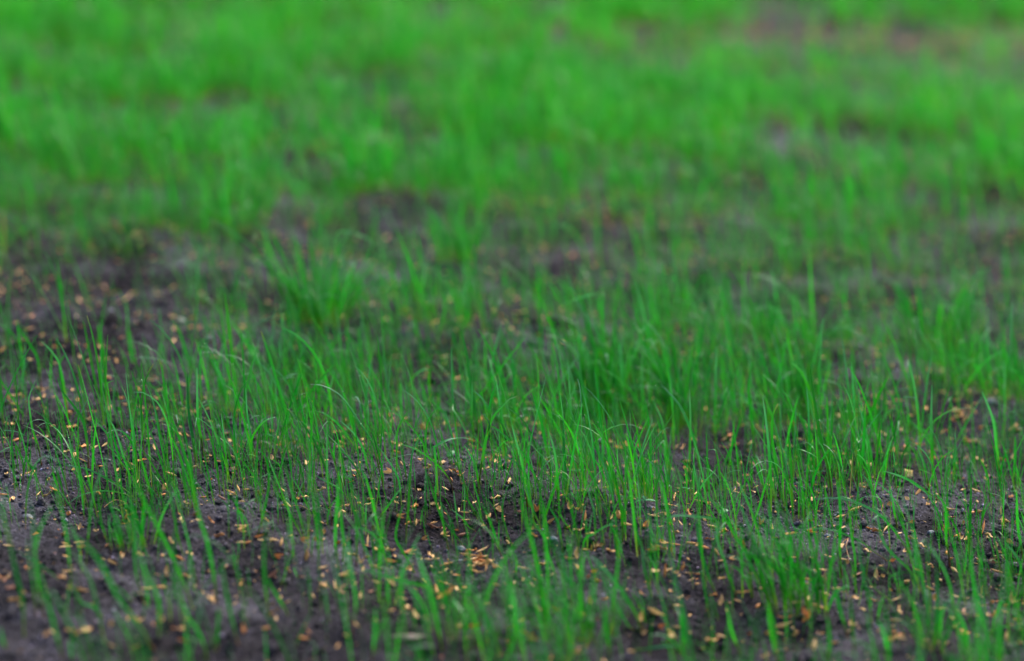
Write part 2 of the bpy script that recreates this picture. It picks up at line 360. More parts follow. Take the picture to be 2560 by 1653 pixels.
# ------------------------------------------------------------------ seedlings followed from the photograph
# each seedling: tile, then blades  width_mm: x y x y ... from the foot to the tip
TR = """
A 1.2:375 1290 340 1130 290 980 265 800 258 700 320 545
A 1.0:130 1530 115 1250 105 1060 122 900
A .8:205 1470 230 1250 268 980|.8:207 1400 205 1290 170 1180 115 1080
A 1.4:800 1330 785 1100 745 900 660 770 560 640 520 520
A .7:710 1240 705 1000 712 800 690 660
A .7:700 1500 680 1330 640 1150 600 990
A .9:1235 1310 1220 1080 1180 850 1140 700 1095 595
A 1.1:1300 1210 1290 1050 1272 850 1290 650 1330 500 1385 395
A .9:1500 1480 1480 1250 1440 1050 1400 820 1370 700 1330 595
A .8:1570 1500 1550 1150 1500 900 1440 770 1370 700 1290 655 1210 650
A 1.1:1750 1640 1720 1500 1650 1320 1600 1170 1535 1050
A 1.4:1770 1330 1745 1100 1700 800 1690 480
A 1.5:1840 1240 1810 1050 1780 850 1775 430|.8:1820 1100 1790 850 1830 780 1920 745
A 1.0:1985 1600 1960 1350 1910 1100 1850 940
A .9:2165 1450 2130 1300 2110 1000 2120 800 2190 600 2295 520
A 1.0:2290 1330 2270 1100 2230 850 2215 610
A 1.0:1200 1590 1130 1530 1000 1450 800 1350 590 1305
A 1.6:1190 1700 1160 1400 1100 1200 1040 1000 990 900
A 1.3:1370 1640 1340 1500 1280 1280 1235 1140
A 1.3:940 900 880 650 830 400 790 200 750 0
A 1.2:800 850 740 600 700 420 660 380
A 1.6:370 600 350 450 330 330 230 170 150 50
A 1.3:240 580 200 350 170 150 150 0
A 1.7:30 940 10 700 0 500
A 1.3:625 900 570 650 540 400 600 300|1.1:610 800 540 420 460 280 370 190
A 1.8:940 480 930 300 880 50
A 1.4:1220 460 1180 300 1160 100
A 1.6:1730 600 1710 400 1680 280 1620 120 1560 0|1.3:1725 500 1750 360 1790 220 1870 150
A 1.9:2380 520 2300 340 2200 180 2080 0
A 1.3:1900 600 1970 380 2010 230 2070 110
A .7:260 1370 265 1250 275 1170
A .8:1060 900 1030 780 1030 640 1050 510
A .8:1010 1170 970 1040 910 960 860 915
A 1.3:1120 1400 1060 1200 1030 1080 1010 960
A .7:870 1370 850 1250 810 1120
A 1.1:530 1540 500 1450 470 1370
A .7:560 1545 540 1420 490 1320
A .7:610 1530 570 1380 500 1180
A 1.0:1430 1600 1425 1400 1420 1350
A 1.0:1600 1000 1610 930 1640 860
B .8:685 1860 665 1650 645 1400 640 1150 640 935
B 1.4:2010 1560 1990 1380 1950 1250 1880 1135
B 1.5:2010 1480 2040 1250 2100 960 2160 840 2300 700 2350 690|1.1:2080 1050 2105 940 2060 850|1.1:2085 1040 2110 960 2200 1010 2320 1130|1.2:2090 1000 2110 860 2050 720 1960 635|1.1:2095 950 2110 760 2140 650 2170 550
B .8:1780 1540 1740 1430 1620 1290 1450 1170 1280 1110
B 1.1:1920 1600 1850 1380 1760 1200 1690 1080 1640 880 1590 760 1555 720
B .8:1525 1450 1530 1100 1545 930 1610 820 1680 770
B .8:1270 1500 1270 1050 1300 940 1350 850 1405 810
B 1.1:1385 1500 1400 1230 1440 1120 1500 990
B 1.1:1150 1500 1100 1300 1050 1100 920 900 830 760 740 660 600 590 490 580
B 1.1:1040 1450 1000 1300 960 1150 870 1010 760 910
B .8:1030 1420 1080 1335 1200 1260 1350 1215 1450 1215
B .8:195 1560 220 1350 260 1180 310 1095
B 1.1:110 1560 110 1350 80 1230 10 1155
B .8:370 1600 400 1350 390 1240 370 1230
B .9:520 1560 520 1300 550 1190 590 1140
B .9:850 1640 750 1520 600 1440 530 1390
B 1.3:440 1020 380 860 310 760 200 600 120 480 0 350
B 1.1:570 800 580 570 640 500 730 455
B 1.1:1050 900 1040 550 1020 400 1010 290
B 1.8:2110 800 2130 420 2150 300 2225 0
B 1.0:1810 1190 1800 950 1775 700 1765 450 1760 250
B 2.0:2010 1150 1990 900 1940 600 1900 300 1850 100
B 1.3:1590 900 1560 560 1560 440 1450 480 1365 600|1.2:1570 600 1580 400 1605 280 1600 200
B 1.2:1040 1000 1010 800 980 620 930 450 870 270
B .8:1200 1150 1210 1000 1230 850 1270 740
B 1.0:1110 1300 1120 1150 1130 1000 1140 900
B 1.0:-60 1350 -40 1100 0 1000 80 910 180 875
B 1.1:1310 1700 1300 1530 1270 1400 1200 1280 1110 1150
B .9:470 1590 500 1300 505 1150 450 1020
B 1.0:980 1500 930 1380 880 1300 760 1150 650 1040
B .9:1360 1450 1330 1250 1310 1150
B 1.0:720 1300 700 1200 715 1080
B 1.0:800 1500 790 1350 770 1220
C 1.0:610 1400 575 1180 545 1000 520 850 485 630|.9:480 1150 540 920 580 830 615 720
C 1.6:1705 1420 1660 1150 1600 950 1500 750 1340 580
C 1.3:1420 900 1350 560 1300 420 1230 300 1110 200
C 1.4:1895 1430 1930 1270 2000 1100 2050 930 2065 800
C 1.1:1820 1160 1840 1000 1900 760 1980 550 2040 400
C 1.0:2000 930 1930 780 1860 650
C 1.6:2190 1230 2170 1000 2150 800 2130 600 2160 380
C 1.3:940 1100 920 900 920 750 930 600 955 510
C 1.4:965 1640 950 1530 930 1450 910 1340 945 1300
C 1.0:1040 1530 1045 1300 1080 1150 1130 990 1200 850
C 1.0:1085 1480 1100 1200 1150 1050 1230 880
C 1.2:1380 1620 1330 1420 1270 1300 1210 1260
C 1.3:1420 1400 1400 1200 1380 1150 1290 1050 1220 980
C 1.2:905 1620 890 1540 830 1300 770 1180 705 1035
C 1.0:880 1560 860 1500 790 1330 715 1220
C 1.5:505 1600 500 1500 480 1350 470 1200 460 900
C 1.3:415 1700 410 1500 400 1300 370 1130 330 1000
C .8:665 1350 660 1100 650 900
C 1.6:345 1390 330 1250 300 1100 260 900 180 640
C 1.5:135 1680 130 1540 90 1300 40 1100 0 950
C 1.2:260 1540 240 1480 180 1350 100 1200 0 1110
C 1.1:200 1580 170 1480 90 1345 0 1260 -60 1230
C 1.3:1715 1750 1710 1600 1690 1500 1705 1350
C .7:1750 1500 1840 1320 1915 1205
C .9:2170 1550 2160 1440 2155 1270 2100 1225
C 1.2:2290 1560 2250 1450 2200 1300 2160 1230
C 1.1:1600 1480 1605 1200 1610 900 1600 620
C 1.0:1510 1200 1500 1080 1490 900 1470 750
C 1.2:1215 900 1220 790 1250 640 1300 520 1380 280 1440 50
C 1.2:825 1300 820 1050 790 850 770 600 740 430
C 1.4:40 900 20 600 10 400 0 310
C 1.4:800 700 720 450 640 220 540 60
C 1.0:1430 1350 1400 1150 1350 900 1270 720
C 1.1:1080 700 1100 500 1140 350
C 1.5:1010 900 1000 700 990 450 970 200
C 1.3:250 1350 265 1200 250 1100
C 1.0:1160 1500 1140 1350 1120 1250
D 1.4:110 1600 70 1280 35 1050 40 870 90 755
D 1.3:640 1430 650 1250 700 1070 790 870
D 1.5:335 1836 325 1650 300 1450 265 1280
D 1.0:470 1500 460 1440 400 1240 370 1100
D 1.6:800 1530 820 1400 860 1150 870 950 880 760
D 1.6:580 1600 540 1350 480 1100 430 800 400 600 380 430
D 1.0:605 900 590 700 575 460
D 1.1:610 730 620 620 700 450 760 320 800 210
D 1.2:320 740 285 550 270 400 295 270
D 1.4:1000 1150 980 1000 970 800 940 575
D 1.3:1045 1050 1055 700 1065 400
D 2.0:1490 1500 1480 1150 1475 900 1480 590
D 1.5:1540 1620 1400 1530 1280 1450 1150 1395 1040 1365
D 1.3:1475 1200 1440 1030 1350 970 1270 905
D 1.0:985 1650 950 1560 900 1450 840 1385
D 1.0:1190 1450 1210 1250 1250 1150 1305 1080
D 1.5:2225 1520 2220 1400 2230 1250 2230 1050
D 1.2:2200 1150 2200 1000 2210 850 2255 710
D 1.0:1810 1520 1830 1300 1870 1200
D 1.6:1720 850 1700 700 1640 450 1580 250 1515 80
D .8:1110 880 1130 700 1200 500 1240 420
D 1.3:1690 1450 1690 1200 1690 1000
D 1.4:1450 1520 1430 1400 1410 1300 1350 1150
D 1.0:2000 1640 1980 1420 1950 1330 1900 1240
D 1.5:2100 1450 2060 1150 2030 900 1930 650
D 1.0:2080 1500 2110 1300 2160 1160
D 1.0:50 650 60 400 130 260 240 155
D .9:1470 850 1400 660 1260 620 1140 645
D 1.2:780 1480 820 1200 780 1050 720 900
D 1.1:490 1400 460 1200 430 1060
D 1.4:540 1450 550 1250 575 1050
D 1.3:1060 1500 1040 1350 1090 1150 1130 1050
D 1.4:1170 1300 1150 1100 1100 850
E 1.9:215 1320 205 1000 150 750 90 470 40 290 10 160|1.1:100 500 40 280 20 180 50 0 70 -60
E 1.1:648 890 610 500 560 200 505 0 480 -90
E 1.4:400 1170 340 800 310 500 290 200 230 0|1.0:330 700 320 560 350 380 400 260 490 110
E .8:590 140 565 0 490 -220
E .8:760 280 745 100 730 -20 700 -160
E 1.2:775 670 790 450 815 180 850 0 900 -140 970 -320
E 1.0:1005 570 950 400 910 270 885 50 885 -20
E 1.7:1740 1080 1700 950 1600 700 1480 440 1350 190 1250 0 1190 -150
E 1.9:1390 1470 1270 1230 1080 980 960 750 860 580 680 420 600 370
E 1.8:945 1380 840 880 760 700 660 560 640 530
E 1.6:575 1580 470 1150 400 900 330 640
E .9:555 830 450 735 340 655 150 545
E 1.8:1960 1070 1940 850 1880 500 1800 250 1760 80 1735 -40
E 1.0:1795 890 1740 700 1700 480 1640 250 1570 0 1545 -100
E 1.2:1650 1240 1600 900 1580 600 1560 350
E 1.5:1300 1030 1240 800 1215 600 1210 300 1180 50 1150 -100
E 1.0:1195 1020 1130 930 1040 850
E 2.0:1430 1450 1430 1000 1340 800 1250 560 1220 300
E 1.2:1665 630 1600 400 1570 200 1540 0 1500 -140
E 1.6:2150 1400 2080 1100 2020 800 1990 600
E .7:2130 660 2120 560
E .8:180 360 140 240
E .8:1105 550 1080 380 1040 250|.7:1060 560 1030 400 1030 180|.7:1010 540 985 350 985 210
E .9:1345 650 1280 500 1200 380|.8:1150 560 1170 400 1110 220
E 1.5:60 1450 30 1350 5 1230
E 1.4:660 1560 640 1450 630 1330
E .9:1180 60 1150 40 1000 10 850 12 700 60 620 120
E .6:2070 215 2040 130 1990 80
E 1.8:1870 1500 1800 1300 1700 1150 1640 1000
E 1.4:940 1160 840 1050 750 1020 700 950
E 1.5:1960 1450 1960 1250 1970 1050
E 1.2:330 1130 300 850 260 600 250 420
E .9:700 1020 690 930 620 830
F 1.2:432 460 380 350 300 200 200 20 160 -40
F .9:430 420 380 200 310 0 290 -80
F 1.3:568 735 560 450 530 200 510 0 490 -150|.9:562 500 555 300 570 100 590 -20
F 1.2:15 410 70 200 110 0 130 -200
F .6:203 325 195 100 190 0
F .5:330 180 315 130 290 70
F 1.5:752 705 715 500 725 200 740 0 740 -150
F 1.5:780 640 790 500 780 380 750 100 720 -50
F .6:870 690 845 500 835 300
F 1.6:905 660 905 280 850 100 810 -50
F 1.1:980 620 960 400 920 230 890 100
F 1.4:1150 520 1090 300 1060 150 1020 0 980 -150
F .9:1078 690 1050 480 1050 350
F 1.2:1095 270 1180 160 1280 20 1330 -40
F 1.2:1440 750 1330 560 1260 430 1290 250 1330 120
F 1.4:1350 400 1375 150 1380 0 1400 -200
F .8:1435 300 1415 100 1400 0 1410 -80
F .8:1530 350 1525 0 1530 -200
F 1.2:1735 535 1690 300 1640 150 1590 0 1550 -150
F .6:1585 520 1540 380
F 1.0:1870 500 1780 380 1700 280 1660 180
F 1.9:1670 965 1530 870 1300 810 1150 770 970 710
F 1.2:2215 610 2130 330 2030 110
F .9:2300 500 2255 350 2220 200 2230 0
F .9:1990 370 1920 330 1870 260 1760 170
F 1.6:860 1265 900 1050 880 850 820 550 800 400
F 1.6:120 1150 90 900 75 700 75 400
F 1.5:290 1120 180 930 130 850 110 780
F .7:330 650 335 550 325 430
F .6:375 795 355 740 340 690
F .8:665 1195 630 1000 620 850
F 1.0:1220 1130 1190 900 1190 700
F 2.1:1650 1350 1580 950 1500 700 1430 500
F 1.4:1320 1150 1310 900 1310 750 1330 600
F .9:1725 860 1680 650 1640 560
F 2.0:1900 1560 1870 1200 1850 1000
F .9:2000 265 1920 100 1890 0 1860 -100
F .9:2030 300 2010 100 1980 0 1970 -90
F .8:1825 370 1800 150 1780 0
F .6:1875 380 1880 50 1880 -60
F 2.0:1680 1450 1620 1150 1560 850
F 1.7:2280 1300 2270 1000 2300 750
F 1.5:1040 1540 1070 1300 1080 1050
F .8:500 600 510 480 530 380
F 1.4:2100 1350 2060 1150 2010 1000
G 1.4:262 335 200 200 150 50 120 -60
G .9:320 375 300 200 260 50 240 -60
G .7:420 310 425 0 420 -120
G 1.0:608 560 590 400 540 200 500 0 490 -80
G 1.3:455 520 420 300 380 220 330 140
G 1.4:1895 640 1860 380 1830 260 1700 243 1540 227 1400 250 1300 385
G 1.2:758 500 740 200 700 50 680 -60
G 1.8:1000 440 990 200 950 0 920 -100
G .8:1408 785 1420 550 1415 300 1405 60
G 1.5:1470 420 1420 240 1390 100 1350 -100
G 1.3:1150 580 1130 400 1100 200
G 1.0:1992 360 2030 220 2060 50 2065 -100
G 1.0:2022 475 1980 330 1930 200
G 1.2:2215 545 2220 350 2170 200 2080 20 2050 -80
G 1.8:2170 975 2150 700 2170 450 2165 250
G 2.0:1260 950 1220 800 1190 650 1170 500
G 2.0:1190 1290 1100 1080 950 850 820 700 710 590
G 1.0:1100 1310 980 1100 900 950
G .7:1197 1235 1180 1050 1140 900
G 1.7:620 1350 620 1100 620 800 640 540
G 1.2:420 880 370 700 330 600 290 430 200 300 140 245
G .8:1310 865 1290 700 1210 550
G 1.7:1865 975 1800 850 1750 700 1690 500 1660 230
G .9:1480 810 1520 550 1540 380
G .5:792 515 820 400 850 350
G 1.0:620 620 660 440 740 390 850 320 940 300
G 1.6:2025 955 1960 800 1920 650 1850 450 1850 260
G 2.2:1570 1500 1540 1200 1540 1000
G 2.0:2060 1480 1970 1250 1930 1000
G 1.3:1780 1150 1740 900 1700 700
G 1.2:1080 1460 1200 1430 1380 1405 1520 1400
G 1.9:880 1500 850 1200 830 1000
G 1.9:310 1250 270 1000 250 750
G 1.6:230 1300 150 1100 100 950
G 2.0:30 1450 20 1100 0 800
G 1.7:950 620 935 450 920 330
G 1.4:230 620 210 500 200 430
H 1.1:1285 660 1270 560 1200 450 1080 290 950 180 750 90 600 68 390 82
H .8:1085 633 960 560 850 470 700 400 560 352 400 345 265 362
H 1.3:1120 993 1040 950 930 840 870 720 820 550 800 300
H 1.3:945 1235 910 1000 870 800 830 600 820 350
H 1.2:1400 930 1330 800 1260 700 1150 600 1050 480 1000 300 980 170 950 0
H 1.3:430 720 440 520 400 330 350 100 320 -50
H 1.0:548 870 560 700 520 500 490 380
H 2.0:665 795 640 500 650 200 620 -100
H 1.6:790 905 780 600 750 400 730 150
H 2.2:1460 1200 1420 950 1380 750 1330 550 1300 400
H 1.6:1490 1370 1530 1050 1520 700
H 1.4:1700 1170 1650 900 1580 700 1450 480
H 1.8:2010 1510 1930 1170 1860 880 1830 640 1830 450
H 1.1:2020 1110 1980 900 1920 680 1880 500
H 1.3:1960 1282 2100 1276 2308 1270 2420 1262
H 1.8:2310 1300 2230 950 2180 700 2150 560
H 1.3:2305 850 2270 650 2200 540 2130 470
H 1.6:1640 640 1610 450 1600 150 1500 20
H 1.2:1735 490 1700 350 1620 200
H 1.6:1815 640 1820 350 1830 0 1835 -120
H 1.1:1915 370 1940 200 1980 20
H 1.2:2105 760 2080 600 2040 400 2040 100
H 1.6:1165 340 1130 150 1100 -50
H 1.2:1285 520 1230 350 1190 260 1150 120
H 1.1:1370 560 1320 350 1320 180 1340 70
H .7:1925 310 1960 180 2030 75
H 2.0:540 1560 550 1350 530 1100
H 2.2:720 1330 640 1050 600 850 600 700
H 1.9:1800 1530 1770 1250 1700 1100
H 1.6:2060 1560 2080 1400
H 2.0:90 1560 30 1250 0 1000
H 1.8:2300 620 2250 300 2240 0
H 1.2:585 335 550 150 520 0
H .9:985 1205 1010 1050 1040 950
H .8:1580 490 1550 330 1515 220
H 1.6:780 1460 760 1200 740 950
H 1.9:1090 1520 1030 1250 980 1180
H 1.1:1550 1430 1560 1200 1580 1030
H .9:890 700 900 560 885 400
"""
def resample(pts, K):
    pts = np.asarray(pts, float)
    if len(pts) == 2: pts = np.array([pts[0], (pts[0]+pts[1])/2+rng.normal(0, .6, 2), pts[1]])
    P = np.vstack([2*pts[0]-pts[1], pts, 2*pts[-1]-pts[-2]]); outp = []
    for i in range(1, len(P)-2):
        for t in np.linspace(0, 1, 12, endpoint=False):
            a, b, c, d = P[i-1], P[i], P[i+1], P[i+2]
            outp.append(.5*((2*b)+(-a+c)*t+(2*a-5*b+4*c-d)*t*t+(-a+3*b-3*c+d)*t**3))
    outp.append(pts[-1]); outp = np.array(outp)
    L = np.concatenate([[0], np.cumsum(np.linalg.norm(np.diff(outp, axis=0), axis=1))])
    t = np.linspace(0, L[-1], K)
    return np.stack([np.interp(t, L, outp[:, k]) for k in (0, 1)], -1)

def ordered(n): return ['first', 'second', 'third', 'fourth', 'fifth', 'sixth', 'seventh', 'eighth', 'ninth', 'tenth', 'eleventh', 'twelfth', 'thirteenth', 'fourteenth', 'fifteenth', 'sixteenth'][n]
def zone(px, py):
    x = ['at left edge', 'left of centre', 'in the centre', 'right of centre', 'at right edge'][int(np.clip(px/IW*5, 0, 4))]
    yb = 'in blurred front row' if py > 1480 else 'in near foreground' if py > 1300 else 'in sharp middle' if py > 1100 else 'behind sharp band' if py > 900 else 'in blurred back'
    return yb+' '+x
def uniquify(items):
    """items: list of [object, label, px, group]; alike labels get an ordinal from the left"""
    d = {}
    for it in items: d.setdefault(it[1], []).append(it)
    for lab, its in d.items():
        if len(its) == 1: its[0][0]['label'] = lab; continue
        its.sort(key=lambda i: i[2])
        for k, it in enumerate(its):
            it[0]['label'] = (lab+', '+('leftmost' if k == 0 else 'rightmost' if k == len(its)-1 else ordered(k)+' from left'))

seedlings = []       # (root object, stem of label, px)
all_cl = []          # centre lines for dew
def seedling_obj(blades, foot):
    """blades: list of (centre line (K,3), width, side). one Empty, each blade a mesh part"""
    root = link('grass_seedling', None, None, foot, category='grass seedling', group='grass seedlings sprouting from dark soil')
    root.empty_display_size = .005
    for Cn, wd, side in blades:
        K = len(Cn)
        V = blade_verts((Cn-foot)[None], np.array([wd]), side[None], rng.uniform(.12, .3))
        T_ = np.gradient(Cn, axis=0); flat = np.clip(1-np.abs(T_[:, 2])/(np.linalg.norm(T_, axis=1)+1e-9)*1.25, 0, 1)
        cc = blade_cols(1, K); m_ = (flat*np.clip(np.linspace(-.3, 1.2, K), 0, 1)*.75)[None, :, None, None]   # level stretches painted paler, as the sky's gloss on the leaf
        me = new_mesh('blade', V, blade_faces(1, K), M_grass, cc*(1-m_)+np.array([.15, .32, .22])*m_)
        link('blade', me, root); all_cl.append(Cn)
    Cn = blades[0][0]; wd = blades[0][1]; k_ = 3
    sv, sf = tube((Cn[:k_+1]-foot)+np.array([0, -.0001, 0]), wd*.36, wd*.22, 5)
    h_ = np.repeat(np.linspace(0, 1, k_+1), 5)[:, None]
    c0_ = np.array([[.22, .055, .045], [.26, .10, .04], [.20, .26, .04]][int(rng.integers(0, 3))])
    link('stem', new_mesh('stem', sv, sf, M_grass, c0_*(1-h_)+np.array([.05, .24, .02])*h_), root)
    # describe
    Cn = max((b[0] for b in blades), key=lambda c: np.linalg.norm(np.diff(c, axis=0), axis=1).sum())
    u, v_, _ = project(Cn); L = np.hypot(np.diff(u), np.diff(v_)).sum()
    mid = len(u)//2; top = v_.argmin()
    dx = u[-1]-u[0]; dy = v_[0]-v_[-1]
    side = 'left' if dx < 0 else 'right'
    if v_[-1]-v_[top] > .10*L: pose = 'arching '+side
    elif abs(dx) > .9*abs(dy): pose = 'lying low '+side
    elif abs(dx) > .22*abs(dy): pose = 'leaning '+side
    else: pose = 'upright'
    size = 'short' if L < 95 else 'tall' if L > 215 else 'mid-height'
    nb = ['single-bladed', 'two-bladed', 'three-bladed', 'four-bladed', 'many-bladed'][min(len(blades), 5)-1]
    seedlings.append([root, f'{size} {nb} seedling {pose}, {zone(u[0], v_[0])}', u[0]])
    return root

taken = []
for line in TR.strip().splitlines():
    tile, rest = line[0], line[2:]
    blades = []; foot = None
    for bi, bl in enumerate(rest.split('|')):
        wmm, co = bl.split(':'); co = np.array(co.split(), float).reshape(-1, 2)
        px = np.array([tp(tile, a, b_) for a, b_ in co]); K = 14
        cl = resample(px, K)
        if foot is None:
            foot = ground(cl[0, 0], cl[0, 1]); foot = foot-np.array([0, 0, .0008])
        lean = rng.normal(0, .22)
        d = ray(cl[:, 0], cl[:, 1])
        s = np.concatenate([[0], np.cumsum(np.hypot(*np.diff(cl, axis=0).T))])/FX*foot[1]
        if bi == 0: y0 = foot[1]; off = 0
        yy = y0+lean*s
        Cn = np.array([0, 0, CAM_H])+d*(yy/d[:, 1])[:, None]
        g = H(Cn[:, 0], Cn[:, 1])
        if bi == 0: Cn[0] = foot
        low = Cn[:, 2] < g+.0004
        Cn[1:, 2] = np.where(low[1:], np.maximum(Cn[1:, 2], g[1:]+.0004), Cn[1:, 2])
        T_ = np.gradient(Cn, axis=0); T_ /= np.linalg.norm(T_, axis=1, keepdims=True)+1e-12
        Sd = np.cross(T_, np.array([0, .97, -.24])); Sd /= np.linalg.norm(Sd, axis=1, keepdims=True)+1e-9
        ang = rng.normal(0, .38)+np.linspace(0, rng.normal(0, .5), K); side = Sd*np.cos(ang)[:, None]+np.cross(T_, Sd)*np.sin(ang)[:, None]
        blades.append((Cn, float(wmm)/1000*(1.04 if tile in 'ABCD' else .86), side))
    seedling_obj(blades, foot); taken.append(foot)

# ------------------------------------------------------------------ random grass, thick and thin as in the photograph
DENS = ["9999999886422122",
        "8888777776432222",
        "8776665798775666",
        "8766653877666666",
        "8765554554455665",
        "5534231231323331",
        "1112221133443331",
        "1123455445645543",
        "2234567667766655",
        "3344556676665555",
        "3345555555545556",
        "2344444455544445",
        "0122222322333334",
        "0122222222333323",
        "0111112333333333"]
DM = np.array([[int(c) for c in r] for r in DENS], float)
def density(px, py):
    gx_ = np.clip(px/IW*16-.5, 0, 14.999); gy_ = np.clip(py/IH*15-.5, 0, 13.999)
    i = gy_.astype(int); j = gx_.astype(int); fy = gy_-i; fx = gx_-j
    return (DM[i, j]*(1-fx)+DM[i, j+1]*fx)*(1-fy)+(DM[i+1, j]*(1-fx)+DM[i+1, j+1]*fx)*fy
def candidates(n, y0, y1, margin, even=0.0):
    y = rng.uniform(y0, y1, n); hw = .185*y+margin; k = rng.random(n) < hw/(.185*y1+margin)
    y = y[k]; x = rng.uniform(-1, 1, len(y))*(.185*y+margin)
    P = np.stack([x, y, H(x, y)], -1); u, v_, f_ = project(P)
    d = density(u, v_)
    d = np.where(v_ < 62, 8, d)           # beyond the dry strip the sward closes again
    # seeds fell in little drifts
    cl = .6+1.3*noise(x/.035, y/.035, 31)+1.3*noise(x/.10, y/.16, 32)+1.6*noise(x/.22, y/.13, 35)*np.clip(y-1.7, 0, 1)
    cl = cl*(1-even)+.9*even
    p = (d/9)**1.5*np.clip(cl, .06, 1.6)
    k = rng.random(len(y)) < p/1.6
    return P[k], u[k], v_[k]
def plants(P, Lmu, K, wmu, nb_p=(.5, .38, .12), extra_tilt=0):
    """expand feet to blades: returns centre lines, widths, sides, owner"""
    n = len(P); nb = rng.choice([1, 2, 3], n, p=nb_p); own = np.repeat(np.arange(n), nb); N = len(own)
    L = Lmu*np.minimum(np.exp(rng.normal(0, .38, n)), 1.55)[own]*rng.uniform(.55, 1.05, N)
    tilt, az, bend = rand_params(N)
    first = np.concatenate([[True], own[1:] != own[:-1]])
    tilt = tilt+np.where(first, 0, rng.uniform(.1, .3, N))
    Pn = P[own]+rng.normal(0, .0006, (N, 3))*[1, 1, 0]-[0, 0, .0006]
    Cn = grow(Pn, L, tilt, az, bend, K)
    g = H(Cn[..., 0], Cn[..., 1])
    Cn[:, 1:, 2] = np.maximum(Cn[:, 1:, 2], g[:, 1:]+.0005)
    wd = wmu*np.minimum(np.exp(rng.normal(-.05, .36, N)), 1.5)*np.clip((L/Lmu)**.5, .5, 1.3); a = rng.uniform(0, np.pi, N)
    side = np.stack([np.cos(a), np.sin(a), 0*a], -1)
    return Cn, wd, side, own

# near band
P, u, v_ = candidates(43000, 1.05, 2.15, .16)
TK = np.array(taken)
Cn, wd, side, own = plants(P, .046, 11, .00084)
inframe = (u > 10) & (u < IW-10) & (v_ > 850) & (v_ < IH-20)
# the ones that show largest become things of their own
Lb = np.linalg.norm(np.diff(Cn, axis=1), axis=-1).sum(1); big = np.zeros(len(P)); np.maximum.at(big, own, Lb)
score = np.where(inframe, big/P[:, 1]*(1+(v_ > 1080)*1.5), -1)
n_ind = 300-len(seedlings)
pick = set(np.argsort(-score)[:max(n_ind, 0)].tolist())
pm = np.array([o in pick for o in own])
for p in sorted(pick):
    idx = np.where(own == p)[0]
    seedling_obj([(Cn[i], float(wd[i]), side[i]) for i in idx], P[p]-np.array([0, 0, .0006]))
k = ~pm
all_cl += list(Cn[k][::4])
V1 = blade_verts(Cn[k], wd[k], side[k]); F1 = blade_faces(int(k.sum()), 11); C1 = bend_highlight(Cn[k], blade_cols(int(k.sum()), 11))*far_tint(Cn[k][:, 0])
# hair-fine late sprouts, spread more evenly
P2, u2, v2 = candidates(150000, 1.05, 2.25, .16, .75)
Cn2, wd2, side2, own2 = plants(P2, .024, 6, .00042, (.7, .3, 0)); N2 = len(own2)
V2 = blade_verts(Cn2, wd2, side2)[:, :, [0, 2]]; F2 = blade_faces(N2, 6, 2)+V1.reshape(-1, 3).shape[0]; C2 = blade_cols(N2, 6, 2)*far_tint(Cn2[:, 0])
print('fine', N2)
link('grass', new_mesh('grass', np.vstack([V1.reshape(-1, 3), V2.reshape(-1, 3)]), np.vstack([F1, F2]), M_grass, np.vstack([C1.reshape(-1, 3), C2.reshape(-1, 3)])), kind='stuff')
print('near feet', len(P), 'blades', len(own))
# middle and far band
Vs, Fs, Cs, o = [], [], [], 0
for (n, y0, y1, mg, K, L, wm) in ((68000, 2.15, 3.0, .22, 6, .041, .0012), (130000, 3.0, 4.6, .25, 5, .036, .0016)):
    P, u, v_ = candidates(n, y0, y1, mg)
    Cn, wd, side, own = plants(P, L, K, wm)
    N = len(own); V = blade_verts(Cn, wd, side)[:, :, [0, 2]].reshape(-1, 3)
    cc = blade_cols(N, K, 2)*far_tint(Cn[:, 0])
    Vs.append(V); Fs.append(blade_faces(N, K, 2)+o); Cs.append(cc.reshape(-1, 3)); o += len(V)
    print('far feet', len(P), 'blades', N)
link('distant_grass', new_mesh('distant_grass', np.concatenate(Vs), np.concatenate(Fs), M_grass, np.concatenate(Cs)), kind='stuff')

# ------------------------------------------------------------------ tufts
tuft_items = []
def tuft(px, py, nblades, rad, Lm, wmu, label, lean=0.0, spread=.22):
    c = ground(px, py); root = link('grass_tuft', None, None, c, category='grass tuft', label=label)
    root.empty_display_size = .01
    r = rad*np.sqrt(rng.random(nblades)); a = rng.uniform(0, 2*np.pi, nblades)
    x = c[0]+r*np.cos(a); y = c[1]+r*np.sin(a)*.7
    Pn = np.stack([x, y, H(x, y)-.0008], -1)
    L = Lm*np.exp(rng.normal(-.1, .30, nblades))
    tilt = spread*(r/rad)+np.abs(rng.normal(0, .05, nblades)); bend = np.where(rng.random(nblades) < .72, rng.uniform(0, .3, nblades), rng.uniform(.4, 1.5, nblades))
    if lean: a = np.where(rng.random(nblades) < .5, np.pi, a)
    Cn = grow(Pn, L, tilt, a, bend, 10)
    for i in range(nblades):
        b = rng.uniform(0, np.pi)
        V = blade_verts((Cn[i]-c)[None], np.array([wmu*math.exp(rng.normal(0, .2))]), np.array([[math.cos(b), math.sin(b), 0]]))
        link('blade', new_mesh('blade', V, blade_faces(1, 10), M_grass, bend_highlight(Cn[i][None], blade_cols(1, 10))*far_tint(Pn[i][None])*(1+.12*(c[1] > 2))), root)
    all_cl.extend(list(Cn[::3]))
tuft(1978, 1528, 62, .0125, .046, .00095, 'dense dark green grass tuft beside the orange curled skin, lower right', 1, .26)
tuft(2050, 1535, 16, .006, .030, .0011, 'thin low clump of blades just right of the dense lower right tuft', 1)
tuft(800, 815, 120, .0165, .046, .0013, 'wide dark green tuft standing alone left of centre behind the sharp seedlings', 0, .34)
tuft(1138, 655, 55, .015, .040, .0013, 'narrow bright green tuft near the middle, smallest of the blurred tufts', 0)
